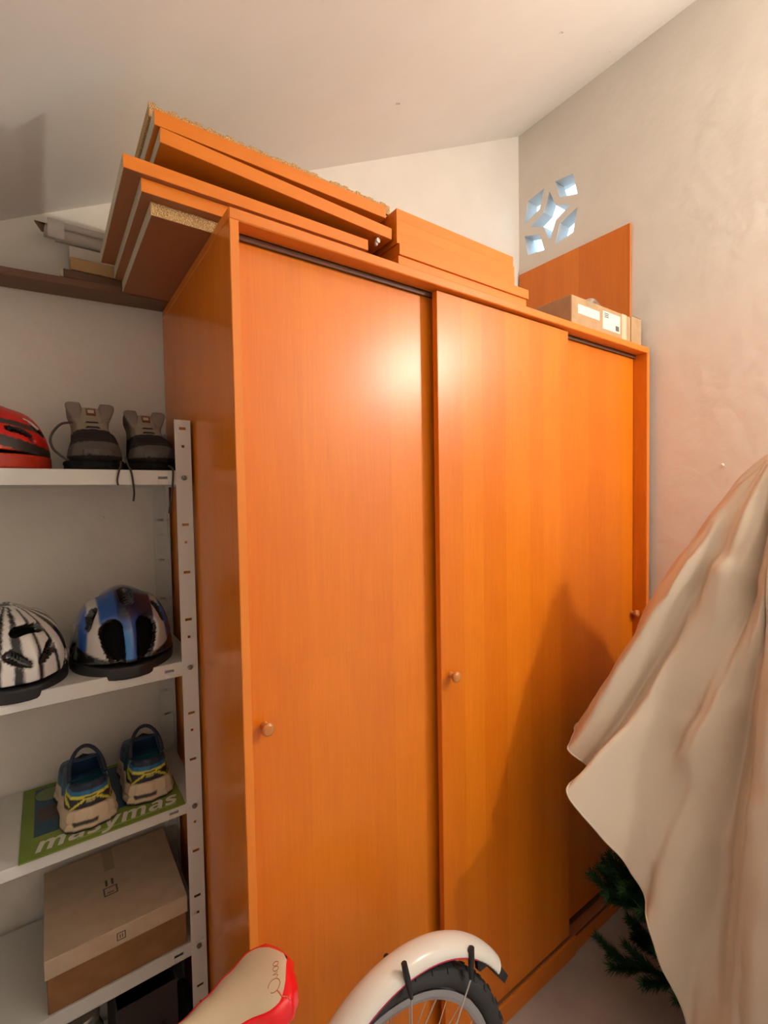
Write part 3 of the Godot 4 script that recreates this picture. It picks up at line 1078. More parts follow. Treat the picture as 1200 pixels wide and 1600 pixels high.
	# the sprigs that show under the hem
	for q in [[Vector3(0.985, 0.395, 0.165), 0.36], [Vector3(1.055, 0.500, 0.165), 0.34], [Vector3(1.165, 0.165, 0.165), 0.20], [Vector3(1.01, 0.405, 0.185), 0.30], [Vector3(1.10, 0.41, 0.17), 0.34], [Vector3(1.02, 0.45, 0.19), 0.32], [Vector3(1.17, 0.155, 0.18), 0.15], [Vector3(1.07, 0.36, 0.16), 0.28]]:
		var d: Vector3 = q[0] - ax
		var root := Vector3(0, q[1], 0)
		var v := d - root
		var o := obj("branch", M["branch%d" % (n % 3)], green, t)
		var bx := v.normalized()
		var bz := bx.cross(Vector3.UP).normalized()
		var by := bz.cross(bx)
		o.transform = Transform3D(Basis(bx * v.length() / 0.4, by * 1.3, bz * 0.8), root)
		n += 1

# ------------------------------------------------------------------ bicycle
func wheel(called: String, t: Node3D, c: Vector3) -> void:
	var R := 0.2815
	var r := 0.0225
	var mb := MB.new()
	var rows := []
	for i in 72:
		var a := TAU * i / 72
		var d := Vector3(cos(a), sin(a), 0)
		var line := PackedVector3Array()
		for k in 16:
			var b := TAU * k / 16
			line.append(c + d * (R + cos(b) * r) + Vector3(0, 0, sin(b) * r))
		rows.append(line)
	var first := mb.v.size()
	mb.grid(rows, true, true)
	for k in mb.v.size():
		var p := mb.v[k] - c
		var d := Vector3(p.x, p.y, 0).normalized() * R
		if (p - d).dot(mb.n[k]) < 0:
			mb.n[k] = -mb.n[k]
	# tread blocks
	for i in 84:
		var a := TAU * i / 84
		for s in [-1, 1]:
			var bb: float = (0.95 if i % 2 == 0 else 0.45) * s
			var d := Vector3(cos(a), sin(a), 0)
			var nn: Vector3 = d * cos(bb) + Vector3(0, 0, sin(bb))
			var tg: Vector3 = Vector3(-sin(a), cos(a), 0)
			var sd := nn.cross(tg)
			var m := c + d * R + nn * r
			var pts := []
			for q in [[-1, -1], [1, -1], [1, 1], [-1, 1]]:
				pts.append(m + tg * q[0] * 0.0055 + sd * q[1] * 0.0045)
			var tops := pts.map(func(p): return p + nn * 0.0022)
			mb.flat(tops, nn)
			for q in 4:
				var q2 := (q + 1) % 4
				mb.flat([pts[q], pts[q2], tops[q2], tops[q]], ((pts[q] + pts[q2]) * 0.5 - m).normalized())
	var w := obj(called, mb, mat(lin(0.030, 0.028, 0.026), 0.75), t)
	mb = MB.new()
	mb.lathe([[0.2395, -0.010], [0.247, -0.0125], [0.2585, -0.0125], [0.2585, -0.010], [0.249, -0.006], [0.249, 0.006], [0.2585, 0.010], [0.2585, 0.0125], [0.247, 0.0125], [0.2395, 0.010], [0.2395, -0.010]], c, Vector3(0, 0, 1), 72)
	obj("rim", mb, mat(lin(0.42, 0.43, 0.45), 0.3, 0.8), w)
	mb = MB.new()
	mb.lathe([[0.0, -0.055], [0.006, -0.055], [0.006, -0.033], [0.022, -0.031], [0.022, -0.028], [0.013, -0.026], [0.013, 0.026], [0.022, 0.028], [0.022, 0.031], [0.006, 0.033], [0.006, 0.055], [0.0, 0.055]], c, Vector3(0, 0, 1), 20)
	obj("hub", mb, M.steel, w)
	for k in 28:
		var a := TAU * k / 28
		var s := 1.0 if k % 2 == 0 else -1.0
		var b := a + (0.9 if (k / 2) % 2 == 0 else -0.9)
		mb = MB.new()
		mb.tube([c + Vector3(cos(b) * 0.019, sin(b) * 0.019, 0.029 * s), c + Vector3(cos(a) * 0.241, sin(a) * 0.241, 0.002 * s)], 0.0011, 5)
		obj("spoke", mb, M.steel, w)

func arm(t: Node3D, called: String, pts: Array, r, m: Material, sides := 12) -> MeshInstance3D:
	var mb := MB.new()
	mb.tube(pts, r, sides)
	return obj(called, mb, m, t)

func bicycle() -> void:
	# local axes: x backwards along the bicycle, y up in its own plane, z to its left; it leans on the wardrobe
	var t := thing("bicycle", "child's bicycle with beige and red saddle and white rear mudguard in front of the wardrobe", "bicycle", Vector3(0.214, 0.0, 0.203))
	var th := deg_to_rad(2.0)
	var ln := deg_to_rad(5.0)
	t.basis = Basis(Vector3(0.99939, 0, 0.0349), Vector3(0.00304, 0.99619, -0.0871), Vector3(-0.03477, 0.08716, 0.99559)).orthonormalized()
	var rc := Vector3(0, 0.305, 0)
	wheel("rear_wheel", t, rc)
	wheel("front_wheel", t, Vector3(-0.93, 0.305, 0))
	var white := mat(lin(0.74, 0.70, 0.62), 0.25)
	var red := mat(lin(0.72, 0.01, 0.012), 0.28)
	# rear mudguard, open arc with a rolled white lip and a red line inside
	var gc := Vector3(0.052, 0.343, 0)
	var guard := func(prof_pts: Array, a0: float, a1: float) -> MB:
		var mb := MB.new()
		var rows := []
		for i in 41:
			var a := deg_to_rad(lerpf(a0, a1, i / 40.0))
			var line := PackedVector3Array()
			for q in prof_pts:
				line.append(gc + Vector3(cos(a), sin(a), 0) * q[0] + Vector3(0, 0, q[1]))
			rows.append(line)
		mb.grid(rows, true, false)
		return mb
	var outer := []
	for k in 13:
		var a := PI * (k / 12.0)
		outer.append([0.270 + 0.026 * sin(a), 0.0325 * cos(a)])
	var inner := outer.duplicate()
	inner.reverse()
	for q in inner:
		outer.append([q[0] - 0.0022, q[1] * 0.955])
	var mg := obj("rear_mudguard", guard.call(outer, 34.0, 131.0), white, t)
	for s in [-1, 1]:
		obj("lip_line", guard.call([[0.2692, 0.0328 * s], [0.2668, 0.0328 * s], [0.2668, 0.0308 * s], [0.2692, 0.0308 * s]], 52.0, 131.0), mat(lin(0.45, 0.01, 0.05), 0.4), mg)
	# black tail flap
	var mb := MB.new()
	mb.prism([[0.262, 0.515], [0.282, 0.512], [0.312, 0.463], [0.300, 0.452], [0.272, 0.488]], 2, -0.022, 0.022)
	obj("tail_flap", mb, M.black, mg)
	mb = MB.new()
	mb.box(Vector3(0.226, 0.515, 0.006), Vector3(0.264, 0.545, 0.024), 0.004)
	obj("tail_bracket", mb, M.black, mg)
	for s in [-1, 1]:
		var dn := Vector3(0, 0.0 if s > 0 else -0.032, 0)
		for q in [[Vector3(0.027, 0.652, 0.033 * s) + dn, Vector3(0.037, 0.583, 0.036 * s) + dn], [Vector3(0.200, 0.592, 0.033 * s) + dn, Vector3(0.190, 0.534, 0.036 * s) + dn]]:
			var c := arm(t, "stay_clip", [q[0], q[0].lerp(q[1], 0.4), q[1]], [0.0062, 0.0068, 0.004], M.black, 8)
			arm(c, "stay_rod", [q[1], Vector3(0.012, 0.315, 0.045 * s)], 0.0019, M.steel, 6)
	arm(t, "guard_bridge", [Vector3(0.198, 0.585, -0.03), Vector3(0.165, 0.570, 0.0), Vector3(0.198, 0.585, 0.03)], 0.005, M.black, 8)
	# frame
	var bb := Vector3(-0.36, 0.27, 0)
	var seat_top := Vector3(-0.235, 0.62, 0)
	var head_lo := Vector3(-0.79, 0.55, 0)
	var head_hi := Vector3(-0.765, 0.66, 0)
	var fr := mat(lin(0.66, 0.02, 0.02), 0.25)
	arm(t, "seat_tube", [bb, seat_top], 0.015, fr)
	arm(t, "down_tube", [bb, head_lo], 0.019, fr)
	arm(t, "top_tube", [seat_top.lerp(bb, 0.2), head_hi.lerp(head_lo, 0.3)], 0.015, fr)
	arm(t, "head_tube", [head_lo + Vector3(-0.004, -0.015, 0), head_hi + Vector3(0.004, 0.015, 0)], 0.020, fr)
	for s in [-1, 1]:
		arm(t, "chain_stay", [bb + Vector3(0, 0, 0.02 * s), rc + Vector3(-0.17, -0.02, 0.036 * s), rc + Vector3(0, 0, 0.052 * s)], 0.008, fr, 8)
		arm(t, "seat_stay", [seat_top.lerp(bb, 0.15) + Vector3(0, 0, 0.014 * s), rc + Vector3(-0.16, 0.18, 0.042 * s), rc + Vector3(0, 0, 0.052 * s)], 0.007, fr, 8)
		arm(t, "fork_blade", [Vector3(-0.80, 0.50, 0.03 * s), Vector3(-0.815, 0.45, 0.042 * s), Vector3(-0.93, 0.305, 0.045 * s)], 0.010, fr, 8)
	arm(t, "fork_crown", [Vector3(-0.795, 0.54, 0), Vector3(-0.80, 0.51, -0.03), Vector3(-0.80, 0.50, 0.03)], 0.012, fr, 8)
	arm(t, "stem", [head_hi, Vector3(-0.745, 0.80, 0), Vector3(-0.78, 0.82, 0)], 0.012, M.steel)
	var hb := arm(t, "handlebar", [Vector3(-0.66, 0.88, -0.26), Vector3(-0.72, 0.875, -0.16), Vector3(-0.78, 0.82, -0.04), Vector3(-0.78, 0.82, 0.04), Vector3(-0.72, 0.875, 0.16), Vector3(-0.66, 0.88, 0.26)], 0.011, M.steel)
	for s in [-1, 1]:
		arm(hb, "grip", [Vector3(-0.690, 0.8775, 0.185 * s), Vector3(-0.655, 0.8804, 0.27 * s)], 0.016, M.black)
	mb = MB.new()
	mb.lathe([[0.0, -0.003], [0.07, -0.003], [0.075, 0.0], [0.07, 0.003], [0.0, 0.003]], bb + Vector3(0, 0, 0.045), Vector3(0, 0, 1), 36)
	obj("chainring", mb, M.dark_steel, t)
	for s in [-1, 1]:
		var tip := bb + Vector3(0.13 * s, -0.03 * s, 0.062 * s)
		var ck := arm(t, "crank", [bb + Vector3(0, 0, 0.05 * s), tip], 0.008, M.steel, 8)
		mb = MB.new()
		mb.box(tip + Vector3(-0.04, -0.01, 0.012 if s > 0 else -0.085), tip + Vector3(0.04, 0.01, 0.085 if s > 0 else -0.012), 0.003)
		obj("pedal", mb, M.black, ck)
	# saddle
	arm(t, "seat_post", [bb.lerp(seat_top, 0.8), seat_top + (seat_top - bb) * 0.27], 0.0127, M.steel)
	saddle(t)

func saddle_w(s: float) -> float:
	return prof([[0.0, 0.0], [0.004, 0.026], [0.014, 0.050], [0.032, 0.068], [0.06, 0.073], [0.10, 0.060], [0.14, 0.043], [0.18, 0.030], [0.24, 0.023], [0.258, 0.017], [0.266, 0.0]], s)

func saddle_p(s: float, u: float) -> Vector3:
	# u from -1 to 1 across the saddle, over the rounded edge and down the skirt
	var w := saddle_w(s)
	var a := absf(u)
	var x: float
	var y: float
	if a < 0.7:
		x = a / 0.7 * (w - 0.012)
		y = -0.012 * pow(a / 0.7, 2.0)
	else:
		var f := (a - 0.7) / 0.3
		var an := f * PI * 0.62
		x = w - 0.012 + 0.012 * sin(an)
		y = -0.012 - 0.020 * (1 - cos(an)) - 0.012 * maxf(0.0, f - 0.6)
	if w < 0.012:
		x = absf(u) * w
	var lift := 0.012 * exp(-pow((s - 0.03) / 0.06, 2)) - 0.010 * smoothstep(0.12, 0.26, s)
	var rear := -0.018 * pow(clampf(1.0 - s / 0.022, 0, 1), 2.0) - 0.018 * pow(clampf((s - 0.245) / 0.021, 0, 1), 2.0)
	return Vector3(0.02 - s, 0.748 + lift + rear + y, x * signf(u))

func saddle(t: Node3D) -> void:
	var off := Vector3(-0.208, 0.020, 0.018)
	var n_s := 46
	var rows := []
	for i in n_s + 1:
		var f := float(i) / n_s
		var s := 0.266 * (0.5 - 0.5 * cos(PI * f))
		var line := PackedVector3Array()
		for k in 49:
			line.append(saddle_p(s, -1.0 + k / 24.0) + off)
		rows.append(line)
	var beige := mat(lin(0.58, 0.46, 0.31), 0.5)
	var red := mat(lin(0.74, 0.008, 0.012), 0.22)
	# the beige top and the red border are cut along a line inside the edge
	var cut := func(s: float) -> float:
		return 0.70 - 0.64 * pow(clampf(1.0 - (s - 0.012) / 0.036, 0.0, 1.0), 1.6)
	var top := MB.new()
	var skirt := MB.new()
	var tops := []
	var left := []
	var right := []
	for i in n_s + 1:
		var f := float(i) / n_s
		var s := 0.266 * (0.5 - 0.5 * cos(PI * f))
		var cu: float = cut.call(s) if s > 0.012 else 0.0
		var a := PackedVector3Array()
		var b := PackedVector3Array()
		var c := PackedVector3Array()
		for k in 25:
			if s > 0.012:
				a.append(saddle_p(s, lerpf(-cu, cu, k / 24.0)) + off)
			b.append(saddle_p(s, lerpf(cu, 1.0, k / 24.0)) + off)
			c.append(saddle_p(s, lerpf(-cu, -1.0, k / 24.0)) + off)
		if a.size():
			tops.append(a)
		left.append(b)
		right.append(c)
	top.grid(tops, false, false, Vector3(-0.3, 0.2, 0))
	skirt.grid(left, false, false, Vector3(-0.3, 0.70, 0))
	skirt.grid(right, false, false, Vector3(-0.3, 0.70, 0))
	var o := obj("saddle", top, beige, t)
	obj("red_border", skirt, red, o)
	# under side
	var mb := MB.new()
	var lo := []
	for i in n_s + 1:
		var line := PackedVector3Array()
		var a: Vector3 = left[i][24]
		var b: Vector3 = right[i][24]
		for k in 7:
			line.append(a.lerp(b, k / 6.0))
		lo.append(line)
	mb.grid(lo, false, false, Vector3(-0.3, 1.2, 0))
	obj("under_shell", mb, M.black, o)
	# curly script near the rear, drawn in thin strokes: loops, then a tail that runs onto the red
	var ink := mat(lin(0.42, 0.10, 0.06), 0.6)
	var stroke := func(pts: Array, r: float, m: Material) -> void:
		var path := []
		for q in pts:
			path.append(saddle_p(q[0], q[1]) + off + Vector3(0, 0.0004, 0))
		arm(o, "script_stroke", path, r, m, 5)
	for q in [[0.034, 0.08, 0.0045], [0.037, 0.18, 0.0045]]:
		var pts := []
		for k in 17:
			var a := TAU * k / 16.0
			pts.append([q[0] + cos(a) * q[2], q[1] + sin(a) * 0.045])
		stroke.call(pts, 0.0005, ink)
	stroke.call([[0.036, 0.26], [0.045, 0.26], [0.040, 0.285], [0.037, 0.31], [0.040, 0.335]], 0.0004, ink)
	var big := []
	for k in 21:
		var a := 0.6 + TAU * 0.86 * k / 20.0
		big.append([0.048 + cos(a) * 0.010, 0.43 + sin(a) * 0.10])
	stroke.call(big, 0.0005, ink)
	stroke.call([[0.046, 0.53], [0.044, 0.60], [0.042, 0.68], [0.036, 0.74], [0.032, 0.80]], 0.0010, mat(lin(0.75, 0.12, 0.10), 0.4))
	for s in [-1, 1]:
		arm(t, "saddle_rail", [off + Vector3(-0.04, 0.70, 0.03 * s), off + Vector3(-0.08, 0.675, 0.022 * s), off + Vector3(-0.14, 0.675, 0.02 * s), off + Vector3(-0.20, 0.705, 0.012 * s)], 0.0035, M.steel, 6)

# ------------------------------------------------------------------ helmets
func helmet(called: String, label: String, at: Vector3, turn: Vector3, vents: Array, rad: Vector3, paint: Callable, m: Material, rim_m: Material = null) -> Node3D:
	var t := thing(called, label, "helmet", at, "")
	t.rotation = turn
	var yc := 0.035
	var shell := func(p: Vector3) -> float:
		var q := p - Vector3(0, yc, 0)
		var d := ell(q, rad)
		var ribs := 0.0025 * cos(q.x / rad.x * 9.0) * smoothstep(-0.02, 0.05, q.y)
		d = d - ribs
		d = smax(d, -ell(q, rad - Vector3(0.015, 0.015, 0.015)), 0.004)
		d = smax(d, (0.018 + 0.02 * smoothstep(0.0, rad.z, absf(q.z))) - p.y, 0.006)
		for v in vents:
			d = smax(d, -cap(q, v[0], v[1], v[2], v[3]), 0.004)
		return d
	obj("shell", nets(-Vector3(rad.x, -0.004, rad.z) - Vector3.ONE * 0.014, Vector3(rad.x, yc + rad.y, rad.z) + Vector3.ONE * 0.014, 0.0038, shell, paint), m, t)
	# black liner seen through the vents, and the rim below
	var liner := func(p: Vector3) -> float:
		var q := p - Vector3(0, yc, 0)
		var d := ell(q, rad - Vector3.ONE * 0.022)
		d = smax(d, -ell(q, rad - Vector3.ONE * 0.036), 0.003)
		return smax(d, 0.010 - p.y, 0.003)
	obj("liner", nets(-Vector3(rad.x, 0.0, rad.z) - Vector3(0, 0.004, 0), Vector3(rad.x, yc + rad.y, rad.z), 0.0065, liner), M.liner, t)
	var rim := func(p: Vector3) -> float:
		var q := Vector3(p.x, 0, p.z)
		var k := Vector2(p.x / (rad.x - 0.004), p.z / (rad.z - 0.004)).length()
		var d := absf(k - 0.95) * rad.x - 0.011
		return smax(d, absf(p.y - 0.016) - 0.016, 0.006)
	obj("rim_band", nets(Vector3(-rad.x, -0.006, -rad.z) - Vector3.ONE * 0.01, Vector3(rad.x, 0.04, rad.z) + Vector3.ONE * 0.01, 0.005, rim), rim_m if rim_m else M.black, t)
	for s in [-1, 1]:
		var mb := MB.new()
		var path := []
		for k in 9:
			var f := k / 8.0
			path.append(Vector3(s * (rad.x * 0.8 - 0.03 * f), 0.012 + 0.004 * sin(k * 2.0), rad.z * 0.3 - f * 0.09))
		mb.tube(path, 0.005, 6, true, false, 0.35)
		obj("strap", mb, M.black_matt, t)
	return t

func helmets() -> void:
	# blue and silver helmet, brow towards the room
	var R := Vector3(0.110, 0.142, 0.138)
	var vents := []
	for s in [-1.0, 1.0]:
		vents.append([Vector3(0.030 * s, 0.012, 0.140), Vector3(0.041 * s, 0.078, 0.110), 0.019, 0.028])
		vents.append([Vector3(0.083 * s, 0.078, 0.068), Vector3(0.074 * s, 0.104, 0.045), 0.014, 0.019])
		vents.append([Vector3(0.106 * s, 0.040, 0.050), Vector3(0.110 * s, 0.010, 0.02), 0.010, 0.008])
		vents.append([Vector3(0.05 * s, 0.13, -0.02), Vector3(0.06 * s, 0.10, -0.09), 0.014, 0.014])
	vents.append([Vector3(0.002, 0.130, 0.065), Vector3(0.002, 0.145, 0.03), 0.014, 0.017])
	var blue := Color(0.015, 0.075, 0.30)
	var blue_l := Color(0.03, 0.20, 0.55)
	var navy := Color(0.008, 0.014, 0.05)
	var silver := Color(0.46, 0.43, 0.40)
	var blk := Color(0.008, 0.008, 0.009)
	var paint1 := func(p: Vector3, _n: Vector3) -> Color:
		var q := p - Vector3(0, 0.035, 0)
		var x := absf(q.x)
		if ell(q, R - Vector3.ONE * 0.0035) < 0.0:
			return blk
		var e := 0.0022
		var side := Color(0.20, 0.20, 0.21).lerp(blk, 1.0 - smoothstep(0.02, 0.04, q.y))
		var c := blue.lerp(side, smoothstep(0.094 - e, 0.094 + e, x))
		var sx := 0.080 - 0.1 * (q.y - 0.05)
		c = silver.lerp(c, smoothstep(sx - e, sx + e, x))
		var cap_c := blue.lerp(navy, smoothstep(-0.002, 0.004, q.x))
		var up := smoothstep(-e, e, q.y - 0.096 + 0.25 * x) * (1.0 - smoothstep(0.055 - e, 0.055 + e, x))
		c = c.lerp(cap_c, up)
		var mid := blue.lerp(navy, smoothstep(0.085, 0.105, q.y))
		mid = blue_l.lerp(mid, maxf(smoothstep(0.009 - e, 0.009 + e, absf(q.x + 0.006)), smoothstep(0.07, 0.08, q.y)))
		c = mid.lerp(c, smoothstep(0.020 - e, 0.020 + e, x))
		var low := 0.046 + 0.21 * x * smoothstep(0.02, 0.1, x)
		return blk.lerp(c, smoothstep(low - e, low + e, p.y))
	var hm := vcol(0.22)
	hm.clearcoat_enabled = true
	hm.clearcoat = 0.6
	hm.clearcoat_roughness = 0.08
	helmet("bike_helmet", "glossy blue and silver bike helmet with wide dark vents on the shelf", Vector3(-0.152, SHELF_Y[1], -0.430), Vector3(0.10, 0.02, 0), vents, R, paint1, hm)
	# white helmet with zebra stripes
	var R2 := Vector3(0.105, 0.135, 0.135)
	var v2 := []
	for s in [-1.0, 1.0]:
		v2.append([Vector3(0.040 * s, 0.062, 0.112), Vector3(0.012 * s, 0.040, 0.128), 0.014, 0.008])
		v2.append([Vector3(0.083 * s, 0.042, 0.072), Vector3(0.062 * s, -0.004, 0.105), 0.014, 0.010])
		v2.append([Vector3(0.022 * s, -0.006, 0.128), Vector3(0.044 * s, -0.014, 0.118), 0.008, 0.015])
		v2.append([Vector3(0.045 * s, 0.120, -0.01), Vector3(0.055 * s, 0.10, -0.08), 0.013, 0.013])
	v2.append([Vector3(-0.016, 0.098, 0.085), Vector3(0.022, 0.100, 0.085), 0.012, 0.012])
	v2.append([Vector3(0.0, 0.134, 0.0), Vector3(0.0, 0.128, -0.05), 0.012, 0.012])
	var zn := noise(9.0, 2, 90)
	var paint2 := func(p: Vector3, _n: Vector3) -> Color:
		var q := p - Vector3(0, 0.035, 0)
		if ell(q, R2 - Vector3.ONE * 0.0035) < 0.0 or p.y < 0.030:
			return blk
		var an := atan2(q.x, q.z)
		var k := an * 21.0 + 0.9 * zn.get_noise_3d(q.x * 2.0, q.y * 0.8, q.z * 2.0)
		var wide := 0.30 + 0.50 * sin(an * 4.3 + 0.7)
		return Color(0.70, 0.67, 0.62).lerp(Color(0.018, 0.016, 0.018), smoothstep(wide - 0.28, wide + 0.28, sin(k)))
	helmet("bike_helmet", "white bike helmet with black zebra stripes on the shelf", Vector3(-0.378, SHELF_Y[1], -0.425), Vector3(0.12, 0.45, 0.02), v2, R2, paint2, hm)
	# red and black helmet on the top shelf
	var R3 := Vector3(0.115, 0.112, 0.130)
	var v3 := []
	for s in [-1.0, 1.0]:
		v3.append([Vector3(0.084 * s, 0.060, 0.052), Vector3(0.100 * s, 0.040, 0.020), 0.011, 0.013])
		v3.append([Vector3(0.045 * s, 0.048, 0.100), Vector3(0.085 * s, 0.026, 0.080), 0.006, 0.005])
	v3.append([Vector3(0.0, 0.095, 0.06), Vector3(0.0, 0.11, -0.02), 0.012, 0.012])
	var paint3 := func(p: Vector3, _n: Vector3) -> Color:
		var q := p - Vector3(0, 0.035, 0)
		if ell(q, R3 - Vector3.ONE * 0.0035) < 0.0:
			return blk
		var band := 0.062 - 0.30 * maxf(0.0, q.x - 0.02)
		if absf(p.y - band) < 0.012:
			return Color(0.05, 0.045, 0.042)
		if p.y > band:
			if q.x < 0.022 and q.z > 0.0:
				return Color(0.42, 0.45, 0.45) if absf(p.y - 0.096) < 0.013 and fmod(absf(q.x * 1.0 + p.y * 1.6), 0.010) < 0.005 else Color(0.04, 0.03, 0.028)
			if absf(p.y - (0.108 - 0.25 * q.x)) < 0.006:
				return Color(0.06, 0.045, 0.04)
			return Color(0.62, 0.018, 0.012)
		return Color(0.62, 0.060, 0.012)
	var rh := helmet("bike_helmet", "red and black bike helmet on the top shelf beside the grey boots", Vector3(-0.395, SHELF_Y[0], -0.440), Vector3(0.0, 0.0, 0), v3, R3, paint3, vcol(0.38), mat(lin(0.50, 0.035, 0.012), 0.5))
	var on := func(x: float, y: float) -> Vector3:
		var k := 1.0 - pow(x / R3.x, 2) - pow((y - 0.035) / R3.y, 2)
		return Vector3(x, y, R3.z * sqrt(maxf(k, 0.0)) + 0.001)
	for q in [["reflective_strip", [[0.068, 0.108], [0.080, 0.102], [0.093, 0.090]], 0.0032, mat(lin(0.70, 0.62, 0.58), 0.4)], ["side_trim", [[0.050, 0.084], [0.066, 0.082], [0.082, 0.070]], 0.003, M.black_matt]]:
		var mb := MB.new()
		mb.tube(smooth(q[1].map(func(a): return on.call(a[0], a[1])), 5), q[2], 8)
		obj(q[0], mb, q[3], rh)

# ------------------------------------------------------------------ shoes
func foot_w(s: float) -> float:
	return prof([[-0.001, 0.0], [0.006, 0.021], [0.02, 0.031], [0.05, 0.035], [0.10, 0.033], [0.15, 0.040], [0.20, 0.047], [0.24, 0.042], [0.268, 0.024], [0.28, 0.0]], s)

func shoe(called: String, label: String, at: Vector3, turn: float, kind: int, group: String, size := 1.0) -> Node3D:
	var t := thing(called, label, "shoe", at, group)
	t.rotation.y = turn
	t.scale = Vector3(size, size, minf(size, 0.93))
	var boot := kind == 0
	var key := "shoe%d" % kind
	if not M.has(key + "upper"):
		var sole_h := 0.030 if boot else 0.040
		var wide := 1.17 if boot else 1.30
		# heel at z = 0, toe at z = -0.28
		var sole := func(p: Vector3) -> float:
			var s := -p.z + 0.004
			var h := sole_h * (1.0 if s < 0.12 else 0.8) + (0.008 * exp(-pow((s) / 0.03, 2)) if not boot else 0.0)
			var flare := 1.0 + 0.16 * (1.0 - p.y / h) if not boot else 1.08
			var slim := 1.0 if boot else 1.0 - 0.22 * smoothstep(0.10, 0.18, s)
			var d := (absf(p.x) - foot_w(s) * wide * flare * slim * 1.06) * 0.8
			# soft ends
			d = smax(d, -s - 0.006, 0.006)
			var groove := 0.0028 * smoothstep(0.0, 1.0, 1.0 - absf(p.y - h * 0.42) / 0.005)
			return smax(smax(d + groove, p.y - h, 0.006), -p.y + (0.003 if sin(s * 420.0) > 0.2 and boot else 0.0), 0.004)
		var sole_paint := func(p: Vector3, _n: Vector3) -> Color:
			if boot:
				return Color(0.014, 0.013, 0.012)
			if p.y < 0.007:
				return Color(0.02, 0.02, 0.022)
			# dark notch in the midsole at the heel
			if absf(p.y - 0.019) < 0.005 and p.z > -0.05 and p.x < 0.012 and p.x > -0.034:
				return Color(0.05, 0.04, 0.035)
			return Color(0.60, 0.47, 0.32)
		var top := func(s: float, x: float) -> float:
			if boot:
				var notch := 0.050 * (1.0 - smoothstep(0.008, 0.022, absf(x))) * smoothstep(0.075, 0.10, s) * (1.0 - smoothstep(0.15, 0.17, s))
				return prof([[0.0, 0.142], [0.04, 0.146], [0.085, 0.170], [0.125, 0.170], [0.155, 0.125], [0.20, 0.092], [0.25, 0.070], [0.28, 0.048]], s) - notch
			return prof([[0.0, 0.098], [0.03, 0.094], [0.07, 0.082], [0.11, 0.098], [0.14, 0.100], [0.19, 0.072], [0.25, 0.058], [0.28, 0.046]], s)
		var body := func(p: Vector3) -> float:
			var s := -p.z
			var tp: float = top.call(s, p.x)
			var f := clampf(p.y / 0.13, 0.0, 1.3)
			# the heel leans inwards a little above the sole, then out again at the collar
			var ss := s - (0.010 * sin(f * PI) if boot else 0.006 * sin(f * PI))
			var w := foot_w(ss) * wide * (1.0 - (0.10 if boot else 0.30) * smoothstep(0.2, 0.95, f) + (0.30 * smoothstep(0.85, 1.25, f) if boot else 0.0))
			if not boot:
				w *= 1.0 - 0.22 * smoothstep(0.10, 0.18, s)
			if boot:
				w *= 1.0 - 0.36 * smoothstep(0.03, 0.125, p.y) * smoothstep(0.11, 0.19, s)
			var d := (absf(p.x) - w) * 0.8
			d = smax(d, p.y - tp, 0.010)
			d = smax(d, 0.022 - p.y, 0.004)
			# the opening for the foot
			var cw := foot_w(ss - 0.010) * wide * (1.0 - (0.10 if boot else 0.30) * smoothstep(0.2, 0.95, f)) - (0.011 if boot else 0.008)
			if boot:
				cw += 0.30 * smoothstep(0.85, 1.25, f) * foot_w(ss) * wide
			var inn := smax((absf(p.x) - cw) * 0.8, 0.045 - p.y, 0.006)
			inn = smax(inn, s - (0.118 if boot else 0.13) - (0.1 - p.y) * (0.2 if boot else 0.5), 0.006)
			return smax(d, -inn, 0.004)
		var body_paint := func(p: Vector3, n: Vector3) -> Color:
			var s := -p.z
			if boot:
				if p.y < 0.034:
					return Color(0.016, 0.014, 0.013)
				if p.y < 0.066 - 4.0 * p.x * p.x and s > 0.15:
					return Color(0.105, 0.090, 0.082)
				if p.y < 0.100 - 3.0 * p.x * p.x:
					return Color(0.030, 0.026, 0.024)
				if p.y > 0.128:
					return Color(0.25, 0.20, 0.175)
				return Color(0.30, 0.25, 0.19)
			# blue trainer: dark heel counter with yellow lines, blue above
			var inner: bool = n.z < -0.2 and s < 0.03
			if p.y < 0.052 and n.y > 0.7:
				return Color(0.02, 0.16, 0.20)
			if inner:
				return Color(0.015, 0.06, 0.13)
			if s < 0.075:
				var y := p.y
				if y > 0.082:
					return Color(0.012, 0.020, 0.05)
				if y > 0.072:
					return Color(0.02, 0.15, 0.30)
				var lx := p.x
				var yl := Color(0.62, 0.56, 0.05)
				if y > 0.0655:
					return yl if absf(lx) > 0.012 or y > 0.069 else Color(0.016, 0.02, 0.035)
				# slanting lines that meet under the band: triangles at both sides
				var arch := 0.066 - 0.018 * pow(absf(lx) / 0.032, 1.7)
				if absf(y - arch) < 0.0028:
					return yl
				if absf(absf(lx) - 0.041 - (y - 0.055) * 0.3) < 0.003 and y > 0.048:
					return yl
				if y < 0.062 and y > 0.056 and absf(lx) < 0.008:
					return Color(0.40, 0.34, 0.12)
				return Color(0.016, 0.017, 0.028)
			if p.y > 0.06:
				return Color(0.015, 0.04, 0.10)
			return Color(0.02, 0.10, 0.19)
		M[key + "sole"] = nets(Vector3(-0.085, -0.006, -0.30), Vector3(0.085, 0.056, 0.018), 0.0042, sole, sole_paint)
		M[key + "upper"] = nets(Vector3(-0.078, 0.016, -0.29), Vector3(0.078, 0.178 if boot else 0.112, 0.014), 0.0033, body, body_paint)
	obj("sole", M[key + "sole"], M.vc_matt if boot else M.vc, t)
	obj("upper", M[key + "upper"], M.vc_matt if boot else M.vc, t)
